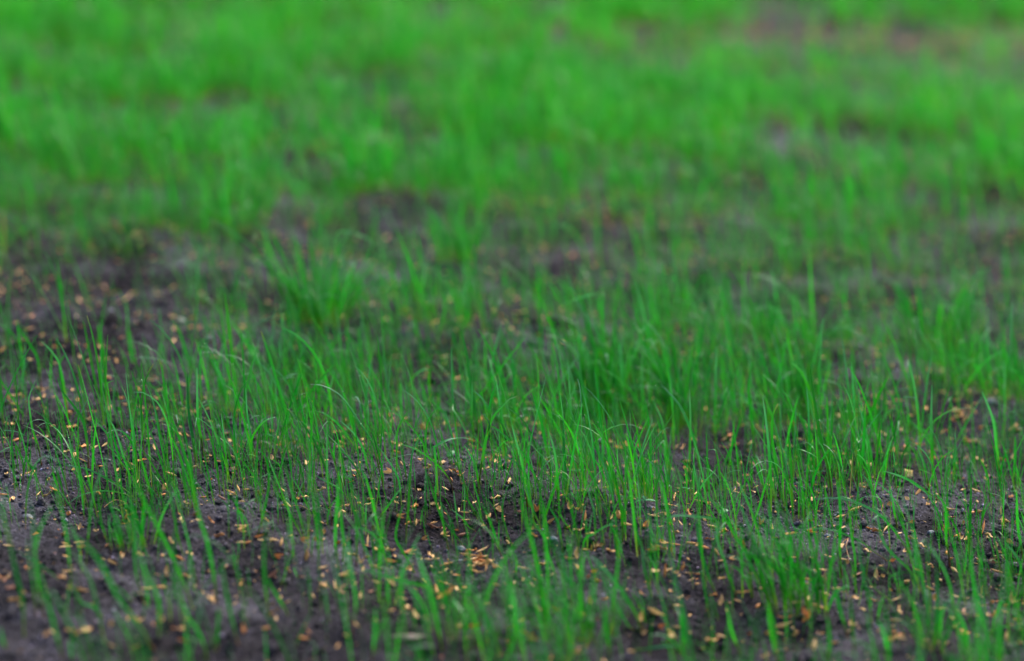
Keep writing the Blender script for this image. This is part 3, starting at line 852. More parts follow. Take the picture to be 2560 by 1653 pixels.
tuft(915, 470, 100, .024, .045, .0014, 'tall bright green blurred tuft left of centre, highest in the view', 0)
tuft(2000, 1015, 60, .010, .042, .0011, 'upright grass tuft on a dark hollow at right, behind the sharp band', 1)
tuft(1500, 1030, 90, .018, .048, .0012, 'broad thick grass tuft just right of centre above the two-leaved sprouts', 1)
tuft(2325, 880, 50, .020, .050, .0013, 'tall dense tuft near the right edge, above the dry orange fibres', 0)
tuft(1700, 1060, 45, .009, .044, .0012, 'slim leaning grass tuft between the two right-hand bare soil patches', 1)
tuft(585, 560, 60, .024, .045, .0014, 'blurred leafy tuft near the left above the large bare patch', 0)
tuft(335, 1370, 26, .010, .030, .0009, 'small thin clump of fine blades on the bare lower left soil', 1)
tuft(2325, 1625, 22, .006, .030, .0010, 'small clump with dry yellow sheaths at the bottom right', 0)
tuft(1115, 1590, 15, .012, .040, .0009, 'blurred dark clump at the bottom edge, just left of centre', 1)
tuft(1440, 1600, 22, .020, .038, .0009, 'blurred dark clump at the bottom edge, just right of centre', 1)

# ------------------------------------------------------------------ seed husks
def husk_shell(L, Wd, depth, th=.00012, na=9, nb=7, closed=False, twist=0, curl=0):
    """spindle: closed grain, or boat-shaped half husk with an inner and an outer skin"""
    t = np.linspace(-1, 1, na); r = np.clip(1-np.abs(t+.12*(1-t*t))**1.75, 0.03, 1)*(1-.15*t)*(1+.07*np.sin(t*5+L*9000))
    if closed:
        a = np.linspace(0, 2*np.pi, nb+1)[:-1]; W = nb
    else:
        a = np.linspace(-.08*np.pi, 1.08*np.pi, nb)+np.pi; W = nb
    V = []
    for i in range(na):
        for j in range(W):
            aa = a[j]+twist*t[i]
            V.append((t[i]*L/2, r[i]*Wd/2*math.cos(aa), r[i]*depth*math.sin(aa)*(1+.06*math.sin(3*aa))+curl*t[i]**2*L))
    V = np.array(V); i = np.arange(na*W).reshape(na, W)
    if closed:
        i2 = np.concatenate([i, i[:, :1]], 1); F = np.stack([i2[:-1, :-1], i2[1:, :-1], i2[1:, 1:], i2[:-1, 1:]], -1).reshape(-1, 4)
        return V, F
    F = np.stack([i[:-1, :-1], i[1:, :-1], i[1:, 1:], i[:-1, 1:]], -1).reshape(-1, 4)
    Vi = V.copy(); Vi[:, 1] *= .9; Vi[:, 2] = Vi[:, 2]*.86+th
    n0 = len(V); Fi = F[:, ::-1]+n0
    e1 = np.stack([i[:-1, 0], i[:-1, 0]+n0, i[1:, 0]+n0, i[1:, 0]], -1); e2 = np.stack([i[:-1, -1], i[1:, -1], i[1:, -1]+n0, i[:-1, -1]+n0], -1)
    return np.vstack([V, Vi]), np.vstack([F, Fi, e1, e2])
def comb(ps):
    Vs, Fs, o = [], [], 0
    for V, F in ps: Vs.append(V); Fs.append(F+o); o += len(V)
    return np.vstack(Vs), np.vstack(Fs)
def rotz(V, a, y=0.0):
    V = V.copy(); c_, s_ = math.cos(y), math.sin(y); V = np.stack([V[:, 0]*c_+V[:, 2]*s_, V[:, 1], -V[:, 0]*s_+V[:, 2]*c_], -1)
    c_, s_ = math.cos(a), math.sin(a); return np.stack([V[:, 0]*c_-V[:, 1]*s_, V[:, 0]*s_+V[:, 1]*c_, V[:, 2]], -1)
HV = []
HV.append(('plump', *husk_shell(.0066, .0016, .0006, closed=True, na=10, nb=8, curl=.03)))
HV.append(('slender', *husk_shell(.0078, .00105, .0005, closed=True, na=10, nb=7, curl=.06)))
HV.append(('hollow', *husk_shell(.0066, .0022, .0009, curl=.04)))
_a = husk_shell(.0060, .0018, .0007, curl=.05); _b = husk_shell(.0055, .0016, .0006, curl=.05)
HV.append(('split forked', *comb([(rotz(_a[0]+[.003, 0, 0], .28, -.18), _a[1]), (rotz(_b[0]+[.0027, 0, 0], -.32, .05), _b[1])])))
HV.append(('broken', *husk_shell(.0036, .0021, .0008, twist=.5, curl=.08)))
def flake(L, W, na, nb, amp, seed):
    a, b_ = np.meshgrid(np.linspace(-1, 1, na), np.linspace(-1, 1, nb), indexing='ij')
    q = np.random.default_rng(seed); wv = np.sqrt(np.clip(1-a**2, .06, 1))*(1+.25*np.sin(a*4+seed))
    z = amp*(np.sin(a*2.5+seed)*.6+.8*b_**2+.5*np.sin(b_*3+a*4))+q.normal(0, amp*.15, a.shape)
    V = np.stack([a*L/2*(1+.1*b_), b_*wv*W/2, z], -1).reshape(-1, 3); i = np.arange(na*nb).reshape(na, nb); n0 = na*nb
    F = np.stack([i[:-1, :-1], i[1:, :-1], i[1:, 1:], i[:-1, 1:]], -1).reshape(-1, 4)
    rg = np.concatenate([i[0, :-1], i[:-1, -1], i[-1, :0:-1], i[:0:-1, 0]]); rn = np.roll(rg, -1)
    return np.vstack([V, V-[0, 0, .00014]]), np.vstack([F, F[:, ::-1]+n0, np.stack([rg, rn, rn+n0, rg+n0], -1)])
HV.append(('crumpled', *flake(.0050, .0022, 6, 4, .0007, 3)))
HV.append(('ragged bent', *flake(.0064, .0014, 7, 3, .0009, 5)))
HL = [husk_shell(.0064, .0017, .00065, closed=True, na=5, nb=5, curl=.03), husk_shell(.0070, .0012, .0005, closed=True, na=5, nb=4, curl=.06),
      husk_shell(.0062, .0022, .0009, curl=.04, na=5, nb=4), None, husk_shell(.0036, .0021, .0008, twist=.5, curl=.08, na=5, nb=4)]
_a = husk_shell(.0060, .0018, .0007, curl=.05, na=5, nb=3); HL[3] = comb([(rotz(_a[0]+[.003, 0, 0], .28, -.18), _a[1]), (rotz(_a[0]*.9+[.0027, 0, 0], -.32, .05), _a[1])])
HL += [flake(.0050, .0022, 4, 3, .0007, 3), flake(.0064, .0014, 5, 3, .0009, 5)]
HM = {}
for vi, (nm, V, F) in enumerate(HV):
    for ci in range(4):
        HM[vi, ci] = new_mesh('seed_husk', V, F, M_husk[ci])
# positions read from the photograph: tile x y angle(deg, image, 0 = level) variant
HK = """A 130 630 10 2,A 745 720 30 0,A 400 690 5 1,A 300 735 0 1,A 1230 765 0 0,A 1265 655 30 2,A 1355 560 0 2,A 975 545 5 0,A 875 495 0 4,A 1095 700 60 0,A 1655 825 0 0,A 480 970 -40 3,A 650 980 25 3,A 800 915 -5 1
A 745 1295 25 3,A 795 1430 40 3,A 425 1070 -10 3,A 40 1120 -35 1,A 60 1410 -12 1,A 255 1400 30 4,A 300 1415 0 0,A 440 1450 10 1,A 1195 1335 -40 2,A 1060 1300 10 0,A 1350 1095 70 3,A 1390 1185 -25 1,A 1690 1060 80 2,A 1900 1250 40 0,A 1860 1305 25 1,A 1980 1300 15 1,A 2100 1405 5 2,A 2100 1370 -30 1,A 945 1185 10 4,A 855 1170 20 4,A 675 1245 80 4,A 750 1165 40 4,A 110 910 20 4,A 500 415 60 4,A 1050 360 80 0,A 380 160 0 2
A 2170 830 0 4,A 2040 1060 70 4,A 1285 830 20 4,A 1420 830 10 4,A 2280 1470 0 4,A 660 1370 40 4,A 120 780 20 2,A 1310 995 10 4
B 1695 355 0 2,B 1770 980 -20 2,B 1710 950 20 3,B 2030 930 -50 2,B 345 1120 80 0,B 830 1385 -50 2,B 1225 1400 -60 0,B 1290 1145 40 2,B 1190 1045 -15 0,B 2120 1280 60 0,B 2215 1305 -35 0,B 2150 1310 20 3,B 2280 1300 -20 1,B 1795 1390 5 1,B 1835 1425 -60 4,B 2280 1480 -25 0,B 305 1225 -20 0,B 450 1310 80 4,B 900 1380 80 1,B 1540 1130 60 3,B 350 220 10 0,B 135 1050 70 4,B 1170 950 10 4,B 1250 945 30 4,B 880 1430 -30 4,B 2100 1040 70 1
C 325 475 80 0,C 500 580 70 0,C 125 930 80 3,C 360 965 0 0,C 205 1145 -15 2,C 310 1285 0 1,C 385 1440 -60 2,C 425 1400 10 4,C 1000 1135 -20 0,C 1170 1245 20 1,C 1020 1345 15 2,C 885 1340 0 1,C 855 1330 80 4,C 800 1330 10 4,C 1010 1495 -60 3,C 1185 1495 -60 0,C 1280 1430 40 1,C 1520 895 30 0,C 1195 690 50 2,C 1540 1175 -70 2,C 1350 1030 -20 0,C 1570 1320 60 2,C 1720 620 -70 1,C 1780 635 -70 0,C 1655 760 50 3,C 1750 830 20 4,C 690 1260 0 4,C 1430 590 70 2,C 1500 290 80 4,C 2215 290 70 0,C 2110 1420 30 2,C 2190 990 -40 4,C 1560 1440 60 4,C 2130 1200 -20 4,C 2290 760 70 1,C 1295 1290 0 4,C 1820 1005 0 4
D 2100 340 -60 0,D 290 1145 -50 0,D 440 1210 80 2,D 700 1230 30 2,D 740 1315 0 4,D 625 1320 0 4,D 20 1515 0 0,D 1655 1090 50 0,D 1575 1030 -70 1,D 1890 1120 15 2,D 1800 1120 0 2,D 2250 1040 70 0,D 2230 1080 60 1,D 940 390 -50 2,D 975 480 -30 0,D 630 810 80 4,D 820 820 70 0,D 490 540 -70 0,D 415 940 0 2,D 1200 1010 50 4,D 1290 880 -60 4,D 1420 820 70 1,D 1450 1510 80 0,D 810 1500 70 1,D 905 1340 -30 3,D 1180 750 -60 3,D 230 400 80 1,D 1160 1310 60 4,D 1020 1220 60 4,D 1620 1160 10 2,D 2000 1070 60 3,D 1385 1090 20 4,D 600 1170 0 4
E 120 90 60 0,E 90 128 0 1,E 425 45 60 4,E 620 225 -25 1,E 900 55 -15 3,E 885 35 5 0,E 1020 85 5 1,E 1100 145 10 2,E 720 350 70 2,E 1140 255 75 0,E 1185 265 -60 0,E 1470 65 -20 0,E 1480 10 15 3,E 1360 285 -5 0,E 1680 140 0 1,E 1900 275 -12 1,E 1770 260 -50 2,E 1545 475 -45 0,E 1625 632 -20 0,E 1500 700 70 2,E 1660 735 -60 0,E 1505 790 -60 1,E 1465 895 -10 0,E 575 795 -40 0,E 965 805 -55 0,E 1070 530 -70 0,E 725 570 80 1,E 1310 1030 -40 0,E 1910 1010 -60 2,E 740 900 0 2,E 640 1275 5 2,E 1240 1425 15 0,E 2195 1305 80 0,E 1640 1290 -60 1,E 1600 1360 -20 3,E 2240 480 20 0,E 2080 40 -60 3,E 2100 65 -30 1,E 2000 115 0 3,E 2150 20 0 3,E 2220 15 -10 0,E 1460 1200 80 4,E 130 1005 0 0,E 600 890 20 3,E 690 1340 -60 4,E 415 1325 50 4,E 2185 340 0 1,E 570 480 -60 4,E 1000 1240 70 4
F 30 70 -30 0,F 240 30 60 2,F 440 95 35 0,F 380 95 0 1,F 290 150 -25 0,F 245 145 20 4,F 30 425 0 2,F 165 460 -8 0,F 230 500 70 0,F 165 615 -5 1,F 460 515 -35 1,F 400 495 -10 1,F 530 460 -50 2,F 615 390 80 1,F 750 300 70 0,F 740 500 -50 1,F 830 470 60 0,F 930 140 60 2,F 820 160 10 4,F 900 172 0 4,F 1020 110 10 4,F 1265 140 85 0,F 1270 95 0 1,F 1430 135 10 1,F 1150 605 5 1,F 1215 600 15 0,F 1255 618 -20 1,F 1340 598 0 1,F 1375 583 20 1,F 1215 660 -5 1,F 600 710 15 1,F 745 795 5 3,F 610 872 -20 0,F 1010 605 0 4,F 940 700 60 3,F 1105 710 0 2,F 1570 318 20 3,F 1490 385 0 3,F 1445 375 80 0,F 1610 375 0 1,F 1670 430 15 3,F 1870 415 15 0,F 1875 118 5 1,F 1970 135 -35 0,F 1645 240 85 3,F 1600 90 40 4,F 1710 15 60 3,F 2120 20 10 4,F 2195 200 -30 0,F 2040 320 40 3,F 1850 290 10 1,F 1810 370 0 4,F 1940 570 8 1,F 2040 570 20 1,F 1720 665 0 0,F 2280 465 -60 1,F 2280 490 -30 0,F 1700 865 -5 0,F 1880 885 40 0,F 1715 970 20 2,F 1225 850 -30 1,F 940 980 80 0,F 430 1350 -10 0,F 820 1300 -20 0,F 900 1230 -5 1,F 90 1260 30 2,F 1970 1245 0 2,F 2090 1320 70 1,F 2270 1340 -30 1,F 160 770 10 2,F 285 720 10 4,F 460 630 50 0,F 2250 860 10 4,F 1260 300 0 1,F 1060 395 80 4,F 1005 415 80 1,F 115 1140 0 3
F 1920 620 0 1,F 1960 640 20 0,F 1990 625 -10 1,F 2030 640 10 0,F 1945 660 -20 1,F 1990 665 40 0,F 2030 670 0 1,F 1970 700 20 0,F 1940 715 25 1,F 2000 700 -30 1,F 2080 700 50 0,F 2150 700 -25 0,F 2180 715 -20 1,F 2120 670 10 1,F 1975 760 -30 1,F 2020 650 60 4,F 1925 640 80 4,F 2075 725 60 0,F 1900 650 10 4,F 2050 690 0 0,F 1980 645 -40 0,F 2010 615 0 1
G 800 75 -25 2,G 590 180 20 0,G 640 145 60 0,G 510 200 50 3,G 185 365 60 4,G 205 425 -30 1,G 115 575 -10 4,G 505 345 30 0,G 600 335 0 1,G 660 275 70 1,G 220 235 70 1,G 320 285 0 1,G 715 510 -60 0,G 755 500 85 0,G 800 515 0 4,G 665 550 0 0,G 585 720 -20 0,G 515 650 -10 1,G 580 640 80 2,G 740 755 15 1,G 690 815 -60 0,G 770 840 0 4,G 890 585 10 1,G 1035 285 -10 0,G 1040 325 0 1,G 930 240 20 3,G 975 265 -40 3,G 960 295 60 3,G 1000 255 30 0,G 930 345 10 1,G 1180 345 20 3,G 1230 325 60 1,G 1270 560 50 3,G 1365 490 -10 0,G 1440 550 85 0,G 1275 615 -8 0,G 1340 540 0 1,G 1480 505 0 1,G 1590 235 80 0,G 1630 515 -20 1,G 1740 530 -20 0,G 1845 575 -45 0,G 1960 635 15 0,G 1885 680 20 1,G 1600 790 -35 3,G 1545 730 50 1,G 1450 775 0 1,G 1380 840 60 0,G 1415 735 20 0,G 1415 925 40 3,G 1670 875 -50 0,G 2080 545 80 2,G 2200 580 5 3,G 2070 940 -5 1,G 2220 1060 30 0,G 1885 1030 60 2,G 1500 1075 -10 0,G 1300 1140 0 2,G 1320 1235 -20 3,G 1265 1235 -40 1,G 1420 1290 -15 0,G 1490 1275 0 0,G 1440 1400 -35 0,G 1165 1175 60 2,G 640 1140 0 0,G 260 985 -35 0,G 370 1060 -50 3,G 200 815 -40 1,G 700 1040 80 0,G 625 1360 10 2,G 1080 1480 30 0,G 1180 1340 50 3,G 1800 1370 10 0,G 1885 1345 -10 0,G 1720 1440 0 4,G 2270 1300 0 0,G 190 1360 0 2,G 590 1480 -5 2,G 2240 340 50 3,G 1980 355 -10 3,G 1820 350 0 1,G 2080 30 20 1,G 1360 220 10 3,G 1400 230 30 0,G 1280 245 0 1,G 1275 200 70 1,G 1300 240 0 4,G 1770 240 0 4,G 2260 890 30 1,G 2040 1020 -30 1,G 1900 370 10 4,G 1770 450 0 1,G 1690 635 10 4
H 400 105 -20 0,H 350 385 5 3,H 655 258 12 0,H 790 188 15 0,H 450 205 0 4,H 1360 40 -60 0,H 1500 125 15 2,H 1640 185 -10 0,H 1440 145 30 1,H 920 360 -20 0,H 980 385 0 0,H 1070 355 30 1,H 1300 445 0 0,H 1300 380 30 4,H 1220 570 30 0,H 1270 570 -20 0,H 1735 475 60 3,H 1770 470 20 3,H 2000 435 -10 0,H 2060 520 80 0,H 2085 600 -10 0,H 1680 735 -35 0,H 2025 705 -40 0,H 1985 670 0 3,H 2255 750 0 4,H 995 695 0 0,H 1120 710 0 1,H 1035 780 20 0,H 1350 735 0 1,H 490 740 5 0,H 500 790 5 1,H 510 830 85 0,H 440 805 -25 1,H 375 785 -20 0,H 520 950 -10 0,H 790 988 -5 0,H 950 1003 -8 1,H 1160 993 15 1,H 690 630 0 1,H 540 568 0 1,H 820 765 30 1,H 465 1075 0 0,H 120 1160 -30 1,H 140 1245 10 2,H 240 1325 -25 0,H 250 1255 15 1,H 475 1285 -40 1,H 600 1385 -10 2,H 415 1440 60 0,H 745 1245 40 3,H 1115 1360 20 2,H 1185 1355 -30 1,H 1135 1300 -60 1,H 995 1285 60 4,H 1680 1260 45 3,H 1925 960 80 0,H 1945 1050 0 1,H 2025 1020 40 4,H 2210 1015 -20 0,H 2190 1070 50 3,H 2010 1150 -50 3,H 2040 1160 50 0,H 2250 1185 0 2,H 2290 1045 10 1,H 2145 1355 55 0,H 2290 1000 0 1,H 1600 1400 10 1,H 1500 1015 60 4,H 1460 905 10 1,H 1650 630 10 1,H 1760 325 80 4,H 2100 280 -60 3,H 2110 310 80 0,H 2140 290 -20 0,H 1910 190 -60 2,H 2190 105 10 0,H 2095 230 80 1,H 1300 320 0 4,H 1580 375 60 1,H 1790 400 80 0,H 1480 680 10 4,H 1890 1145 0 4,H 2270 1400 0 4,H 1940 385 50 1,H 1105 915 0 4,H 1250 865 20 4,H 975 745 60 0,H 715 690 80 4,H 2230 320 70 4,H 1030 185 50 1,H 1100 180 0 4,H 2180 480 -20 1,H 2060 800 0 1"""
husks = []
COLW = {0: .33, 1: .33, 2: .24, 3: .10}
LAND = [((1165, 1405), 60, 'in the pile below grey pebble'), ((1155, 1375), 28, 'beside the small grey pebble'), ((2014, 1560), 60, 'near the orange curled skin'),
        ((2270, 1190), 45, 'near the bright yellow chip'), ((1612, 1240), 42, 'near the two-leaved sprout'), ((1550, 1300), 45, 'in the husk heap at a blade foot'), ((1008, 1592), 55, 'near the beige stone')]
def put_husk(px, py, ang, vi, ci, sc, lift=0):
    P = ground(px, py); a = R(ang); yaw = math.atan2(math.sin(a)/.42, math.cos(a))
    steep = abs(ang) > 45
    pit = rng.normal(0, .12) - (R(25)+abs(rng.normal(0, .25)) if steep else 0)
    o = link('seed_husk', HM[vi, ci], None, None, category='seed husk', group='seed husks scattered on the soil')
    hx = .0032*sc*.7
    g1 = float(H(P[0]+math.cos(yaw)*hx, P[1]+math.sin(yaw)*hx)); g0 = float(H(P[0]-math.cos(yaw)*hx, P[1]-math.sin(yaw)*hx))
    slope = math.atan2(g1-g0, 2*hx)*.6
    z = max((g0+g1)/2, P[2])+.0006*sc+abs(math.sin(pit))*.0024*sc+lift+.0003
    o.location = (P[0], P[1], z); o.rotation_euler = (rng.normal(0, .5), pit-slope, yaw); o.scale = (sc, sc*rng.uniform(.85, 1.2), sc*rng.uniform(.85, 1.2))
    lm = next((t for (c_, r_, t) in LAND if math.hypot(px-c_[0], (py-c_[1])*1.3) < r_), None)
    pose = 'tipped up' if abs(pit) > .35 else 'lying flat'
    husks.append([o, f'{HUSK_COL[ci][0]} {HV[vi][0]} husk {pose}, {lm or zone(px, py)}', px])
cand = []
for row in HK.replace('\n', ',').split(','):
    t, x, y, a, vi = row.split(); px, py = tp(t, float(x), float(y)); cand.append((px, py, float(a), int(vi), t))
order = sorted(range(len(cand)), key=lambda i: -(cand[i][1]))
ind = set(order[:300])
stuffV, stuffF, stuffC, so = [], [], [], 0
HCOL = [np.array(HUSK_COL[i][1])*.5+np.array(HUSK_COL[i][2])*.5 for i in range(4)]
for i, (px, py, a, vi, t) in enumerate(cand):
    ci = int(rng.choice(4, p=[.36, .32, .24, .08]))
    if vi in (0, 1) and rng.random() < .55: vi = int(rng.choice([2, 3, 4, 5, 6]))
    sc = .86*float(np.exp(rng.normal(0, .2)))*(1.0 if vi != 3 else .85)
    if i in ind: put_husk(px, py, a, vi, ci, sc, .0012*rng.random() if 'F' == t and 1880 < (px-640)*ZS < 2200 and 600 < (py-1226)*ZS < 780 else 0)
# the rest: far and small ones, one mass
def husk_mass(P, sc):
    Vs, Fs, Cs, o = [], [], [], 0
    vi = rng.choice(7, len(P), p=[.12, .16, .18, .10, .14, .16, .14]); yaw = rng.uniform(0, 2*np.pi, len(P)); pit = rng.normal(0, .25, len(P)); rl = rng.normal(0, .5, len(P))
    ci = rng.choice(4, len(P), p=[.44, .28, .19, .09])
    for k_ in range(7):
        s_ = np.where(vi == k_)[0]; V0, F0 = HL[k_]; n_ = len(s_)
        if not n_: continue
        V = np.repeat(V0[None], n_, 0)
        c_, q_ = np.cos(rl[s_])[:, None], np.sin(rl[s_])[:, None]; V = np.stack([V[..., 0], V[..., 1]*c_-V[..., 2]*q_, V[..., 1]*q_+V[..., 2]*c_], -1)
        c_, q_ = np.cos(pit[s_])[:, None], np.sin(pit[s_])[:, None]; V = np.stack([V[..., 0]*c_+V[..., 2]*q_, V[..., 1], -V[..., 0]*q_+V[..., 2]*c_], -1)
        c_, q_ = np.cos(yaw[s_])[:, None], np.sin(yaw[s_])[:, None]; V = np.stack([V[..., 0]*c_-V[..., 1]*q_, V[..., 0]*q_+V[..., 1]*c_, V[..., 2]], -1)
        V = V*sc[s_][:, None, None]+P[s_][:, None]; V[..., 2] += (.0011+np.abs(np.sin(pit[s_]))*.002)[:, None]
        Vs.append(V.reshape(-1, 3)); Fs.append((F0[None]+(np.arange(n_)*len(V0))[:, None, None]).reshape(-1, 4)+o); o += n_*len(V0)
        Cs.append(np.repeat(np.array(HCOL)[ci[s_]]*np.exp(rng.normal(0, .15, (n_, 1))), len(V0), 0))
    return np.vstack(Vs), np.vstack(Fs), np.vstack(Cs)
m, n, l = mat('husk_mass'); out = n.new('ShaderNodeOutputMaterial'); b = n.new('ShaderNodeBsdfPrincipled'); at = n.new('ShaderNodeAttribute'); at.attribute_name = 'Col'
l.new(at.outputs[0], b.inputs['Base Color']); b.inputs['Roughness'].default_value = .6; l.new(b.outputs[0], out.inputs[0]); M_hm = m
rest = [cand[i] for i in range(len(cand)) if i not in ind]
Pr = ground(np.array([c_[0] for c_ in rest]), np.array([c_[1] for c_ in rest]))
x, y = scatter_y(7600, 1.5, 3.6, .15, .9); d_ = .45+noise(x/.08, y/.08, 41)*1.5; k = rng.random(len(x)) < np.clip(d_, .1, 1); x, y = x[k], y[k]
Pq = np.stack([x, y, H(x, y)], -1); u, v_, _ = project(Pq)
k = (v_ < 1180) | (u < -10) | (u > IW+10); Pq = Pq[k]
x, y = scatter_y(1100, 1.1, 1.6, .15); Pe = np.stack([x, y, H(x, y)], -1); u, v_, _ = project(Pe); Pe = Pe[(u < -10) | (u > IW+10) | ((v_ > 1100) & (v_ < 1600) & (rng.random(len(x)) < .5))]
# dry drifts at the far right, tan in the photograph
def drift(px, py, rx, ry, n_):
    return ground(rng.normal(px, rx, n_), np.clip(rng.normal(py, ry, n_), 5, 1600))
Pd = np.vstack([drift(1980, 100, 260, 22, 700), drift(2450, 105, 120, 30, 520), drift(1450, 70, 110, 14, 200), drift(1290, 505, 50, 16, 60), drift(2165, 1010, 50, 10, 26), drift(2405, 1040, 18, 22, 26), drift(1500, 540, 60, 20, 40), drift(400, 600, 140, 30, 40), drift(1560, 330, 50, 20, 40)])
PP = np.vstack([Pr, Pq, Pe, Pd]); sc = rng.uniform(.6, 1.1, len(PP))
x, y = scatter_y(9000, 1.1, 2.4, .12); d_ = .5+noise(x/.05, y/.05, 43)*1.6; k = rng.random(len(x)) < np.clip(d_, .1, 1); x, y = x[k], y[k]; n_ = len(x)
sz = .0007*np.exp(rng.normal(0, .4, n_)); V = OCT_V[None]*np.stack([sz*1.9, sz*.6, sz*.28], -1)[:, None]*(1+rng.uniform(-.35, .35, (n_, 6, 1)))
ya = rng.uniform(0, np.pi, n_); c_, q_ = np.cos(ya)[:, None], np.sin(ya)[:, None]; pt = rng.normal(0, .35, n_)[:, None]
V = np.stack([V[..., 0]*c_-V[..., 1]*q_, V[..., 0]*q_+V[..., 1]*c_, V[..., 2]+V[..., 0]*pt], -1)+np.stack([x, y, H(x, y)+.0007], -1)[:, None]
cc = np.array(HCOL)[rng.choice(4, n_, p=[.4, .3, .2, .1])]*np.exp(rng.normal(-.15, .25, (n_, 1)))
link('seed_chaff', new_mesh('seed_chaff', V, (OCT_F[None]+(np.arange(n_)*6)[:, None, None]).reshape(-1, 3), M_hm, np.repeat(cc, 6, 0), smooth=False), kind='stuff')
v, f, c = husk_mass(PP, sc)
link('scattered_seed_husks', new_mesh('scattered_seed_husks', v, f, M_hm, c), kind='stuff')
uniquify(husks); uniquify(seedlings)
print('husks', len(husks), 'mass', len(PP), 'seedlings', len(seedlings))

# ------------------------------------------------------------------ pebbles and odd pieces
def stone(name, tile, x, y, w_mm, hfac, dfac, material, label, cat='pebble', jit=.10):
    P = ground(*tp(tile, x, y)); V0, F0 = ICO2; s_ = w_mm/2000
    n_ = noise(V0[:, 0]*1.7+rng.uniform(0, 9), V0[:, 1]*1.7+V0[:, 2]*1.3, 5)
    V = V0*(1+n_[:, None]*jit*3)*[s_, s_*dfac, s_*hfac]
    o = link(name, new_mesh(name, V, F0, material), None, (P[0], P[1], P[2]+s_*hfac*.2), category=cat, label=label)
    o.rotation_euler = (rng.normal(0, .1), rng.normal(0, .1), rng.uniform(-.4, .4)); return o
G_ = 'pebbles lying in the soil'
for a in (('F', 1845, 535, 5.2, .62, .8, M_peb, 'smooth grey pebble just above the loose pile of husks'),
          ('H', 1470, 385, 4.0, .6, .8, M_peb2, 'bluish pebble between seedlings at the lower right'),
          ('A', 1630, 45, 6.0, .5, .8, M_peb3, 'pale flat pebble in the blurred bare soil at left, lower of two'),
          ('A', 1880, 170, 4.5, .7, .8, M_peb2, 'blurred bluish pebble right of the flat pale one at left'),
          ('C', 630, 905, 4.0, .6, .8, M_peb3, 'light grey pebble under the round green leaf in the centre'),
          ('C', 810, 1100, 6.0, .5, .8, M_peb2, 'bluish flat pebble right of the forked two-bladed seedling'),
          ('D', 2020, 745, 7.0, .6, .8, M_peb, 'blurred round grey pebble near the right edge'),
          ('D', 165, 815, 4.0, .8, .8, M_peb3, 'whitish pebble left of the tuft on the dark hollow'),
          ('E', 250, 220, 5.5, .5, .8, M_peb, 'flat grey pebble on bare soil at the lower left'),
          ('G', 1265, 150, 3.2, .7, .8, M_peb2, 'tiny bluish pebble right of the two-leaved sprout'),
          ('G', 370, 440, 4.6, .5, .8, M_peb2, 'dark bluish pebble half buried right of the husk pile'),
          ('F', 1840, 640, 3.4, .5, .8, M_peb, 'low grey pebble left of the loose pile of husks'),
          ('D', 2270, 990, 4.0, .6, .8, M_peb, 'small grey pebble close to the right edge of the view'),
          ('C', 2270, 990, 4.2, .6, .8, M_peb2, 'bluish pebble on the right-hand bare soil behind the sharp band'),
          ('H', 535, 420, 3.4, .7, .8, M_peb2, 'dark round pebble behind the dense lower right tuft')):
    o = stone('pebble', *a); o['group'] = G_
stone('stone_chip', 'F', 1370, 1335, 15, .16, .32, M_beige, 'blurred beige wedge-shaped stone at the bottom edge, left of centre', 'stone', .14)
# yellow chip: a small bent rectangular flake
P = ground(*tp('D', 1262, 1420)); na = 6
gxx, gyy = np.meshgrid(np.linspace(-1, 1, na), np.linspace(-1, 1, na)); s_ = .0022
zz = .25*gxx**2-.15*gyy*gxx; top = np.stack([gxx*(1+.12*gyy), gyy*(.95-.1*gxx), zz+.12], -1).reshape(-1, 3)*s_; bot = top-[0, 0, .0006]
i = np.arange(na*na).reshape(na, na); Fq = np.stack([i[:-1, :-1], i[:-1, 1:], i[1:, 1:], i[1:, :-1]], -1).reshape(-1, 4)
ring = np.concatenate([i[0, :-1], i[:-1, -1], i[-1, :0:-1], i[:0:-1, 0]]); rn = np.roll(ring, -1)
Fs_ = np.stack([ring, rn, rn+na*na, ring+na*na], -1)[:, ::-1]
o = link('wood_chip', new_mesh('wood_chip', np.vstack([top, bot]), np.vstack([Fq, Fq[:, ::-1]+na*na, Fs_]), M_yel, smooth=False), None, (P[0], P[1], P[2]+.0022),
         category='wood chip', label='bright yellow square chip propped among seedlings at right')
o.rotation_euler = (1.15, .12, .2)
# orange curled skin
P = ground(*tp('H', 350, 1205))
sk = [(rotz(husk_shell(.0075, .0032, .0014, curl=.12, twist=.6)[0], .6, -.9), husk_shell(.0075, .0032, .0014, curl=.12, twist=.6)[1]),
      (rotz(husk_shell(.0070, .0030, .0012, curl=.2, twist=-.4)[0]+[.001, .001, .0015], 2.0, -.5), husk_shell(.0070, .0030, .0012)[1])]
v, f = comb(sk)
link('seed_skin', new_mesh('seed_skin', v, f, M_orange), None, (P[0], P[1], P[2]+.004), category='seed skin', label='bright orange curled seed skin at the foot of the dense tuft')

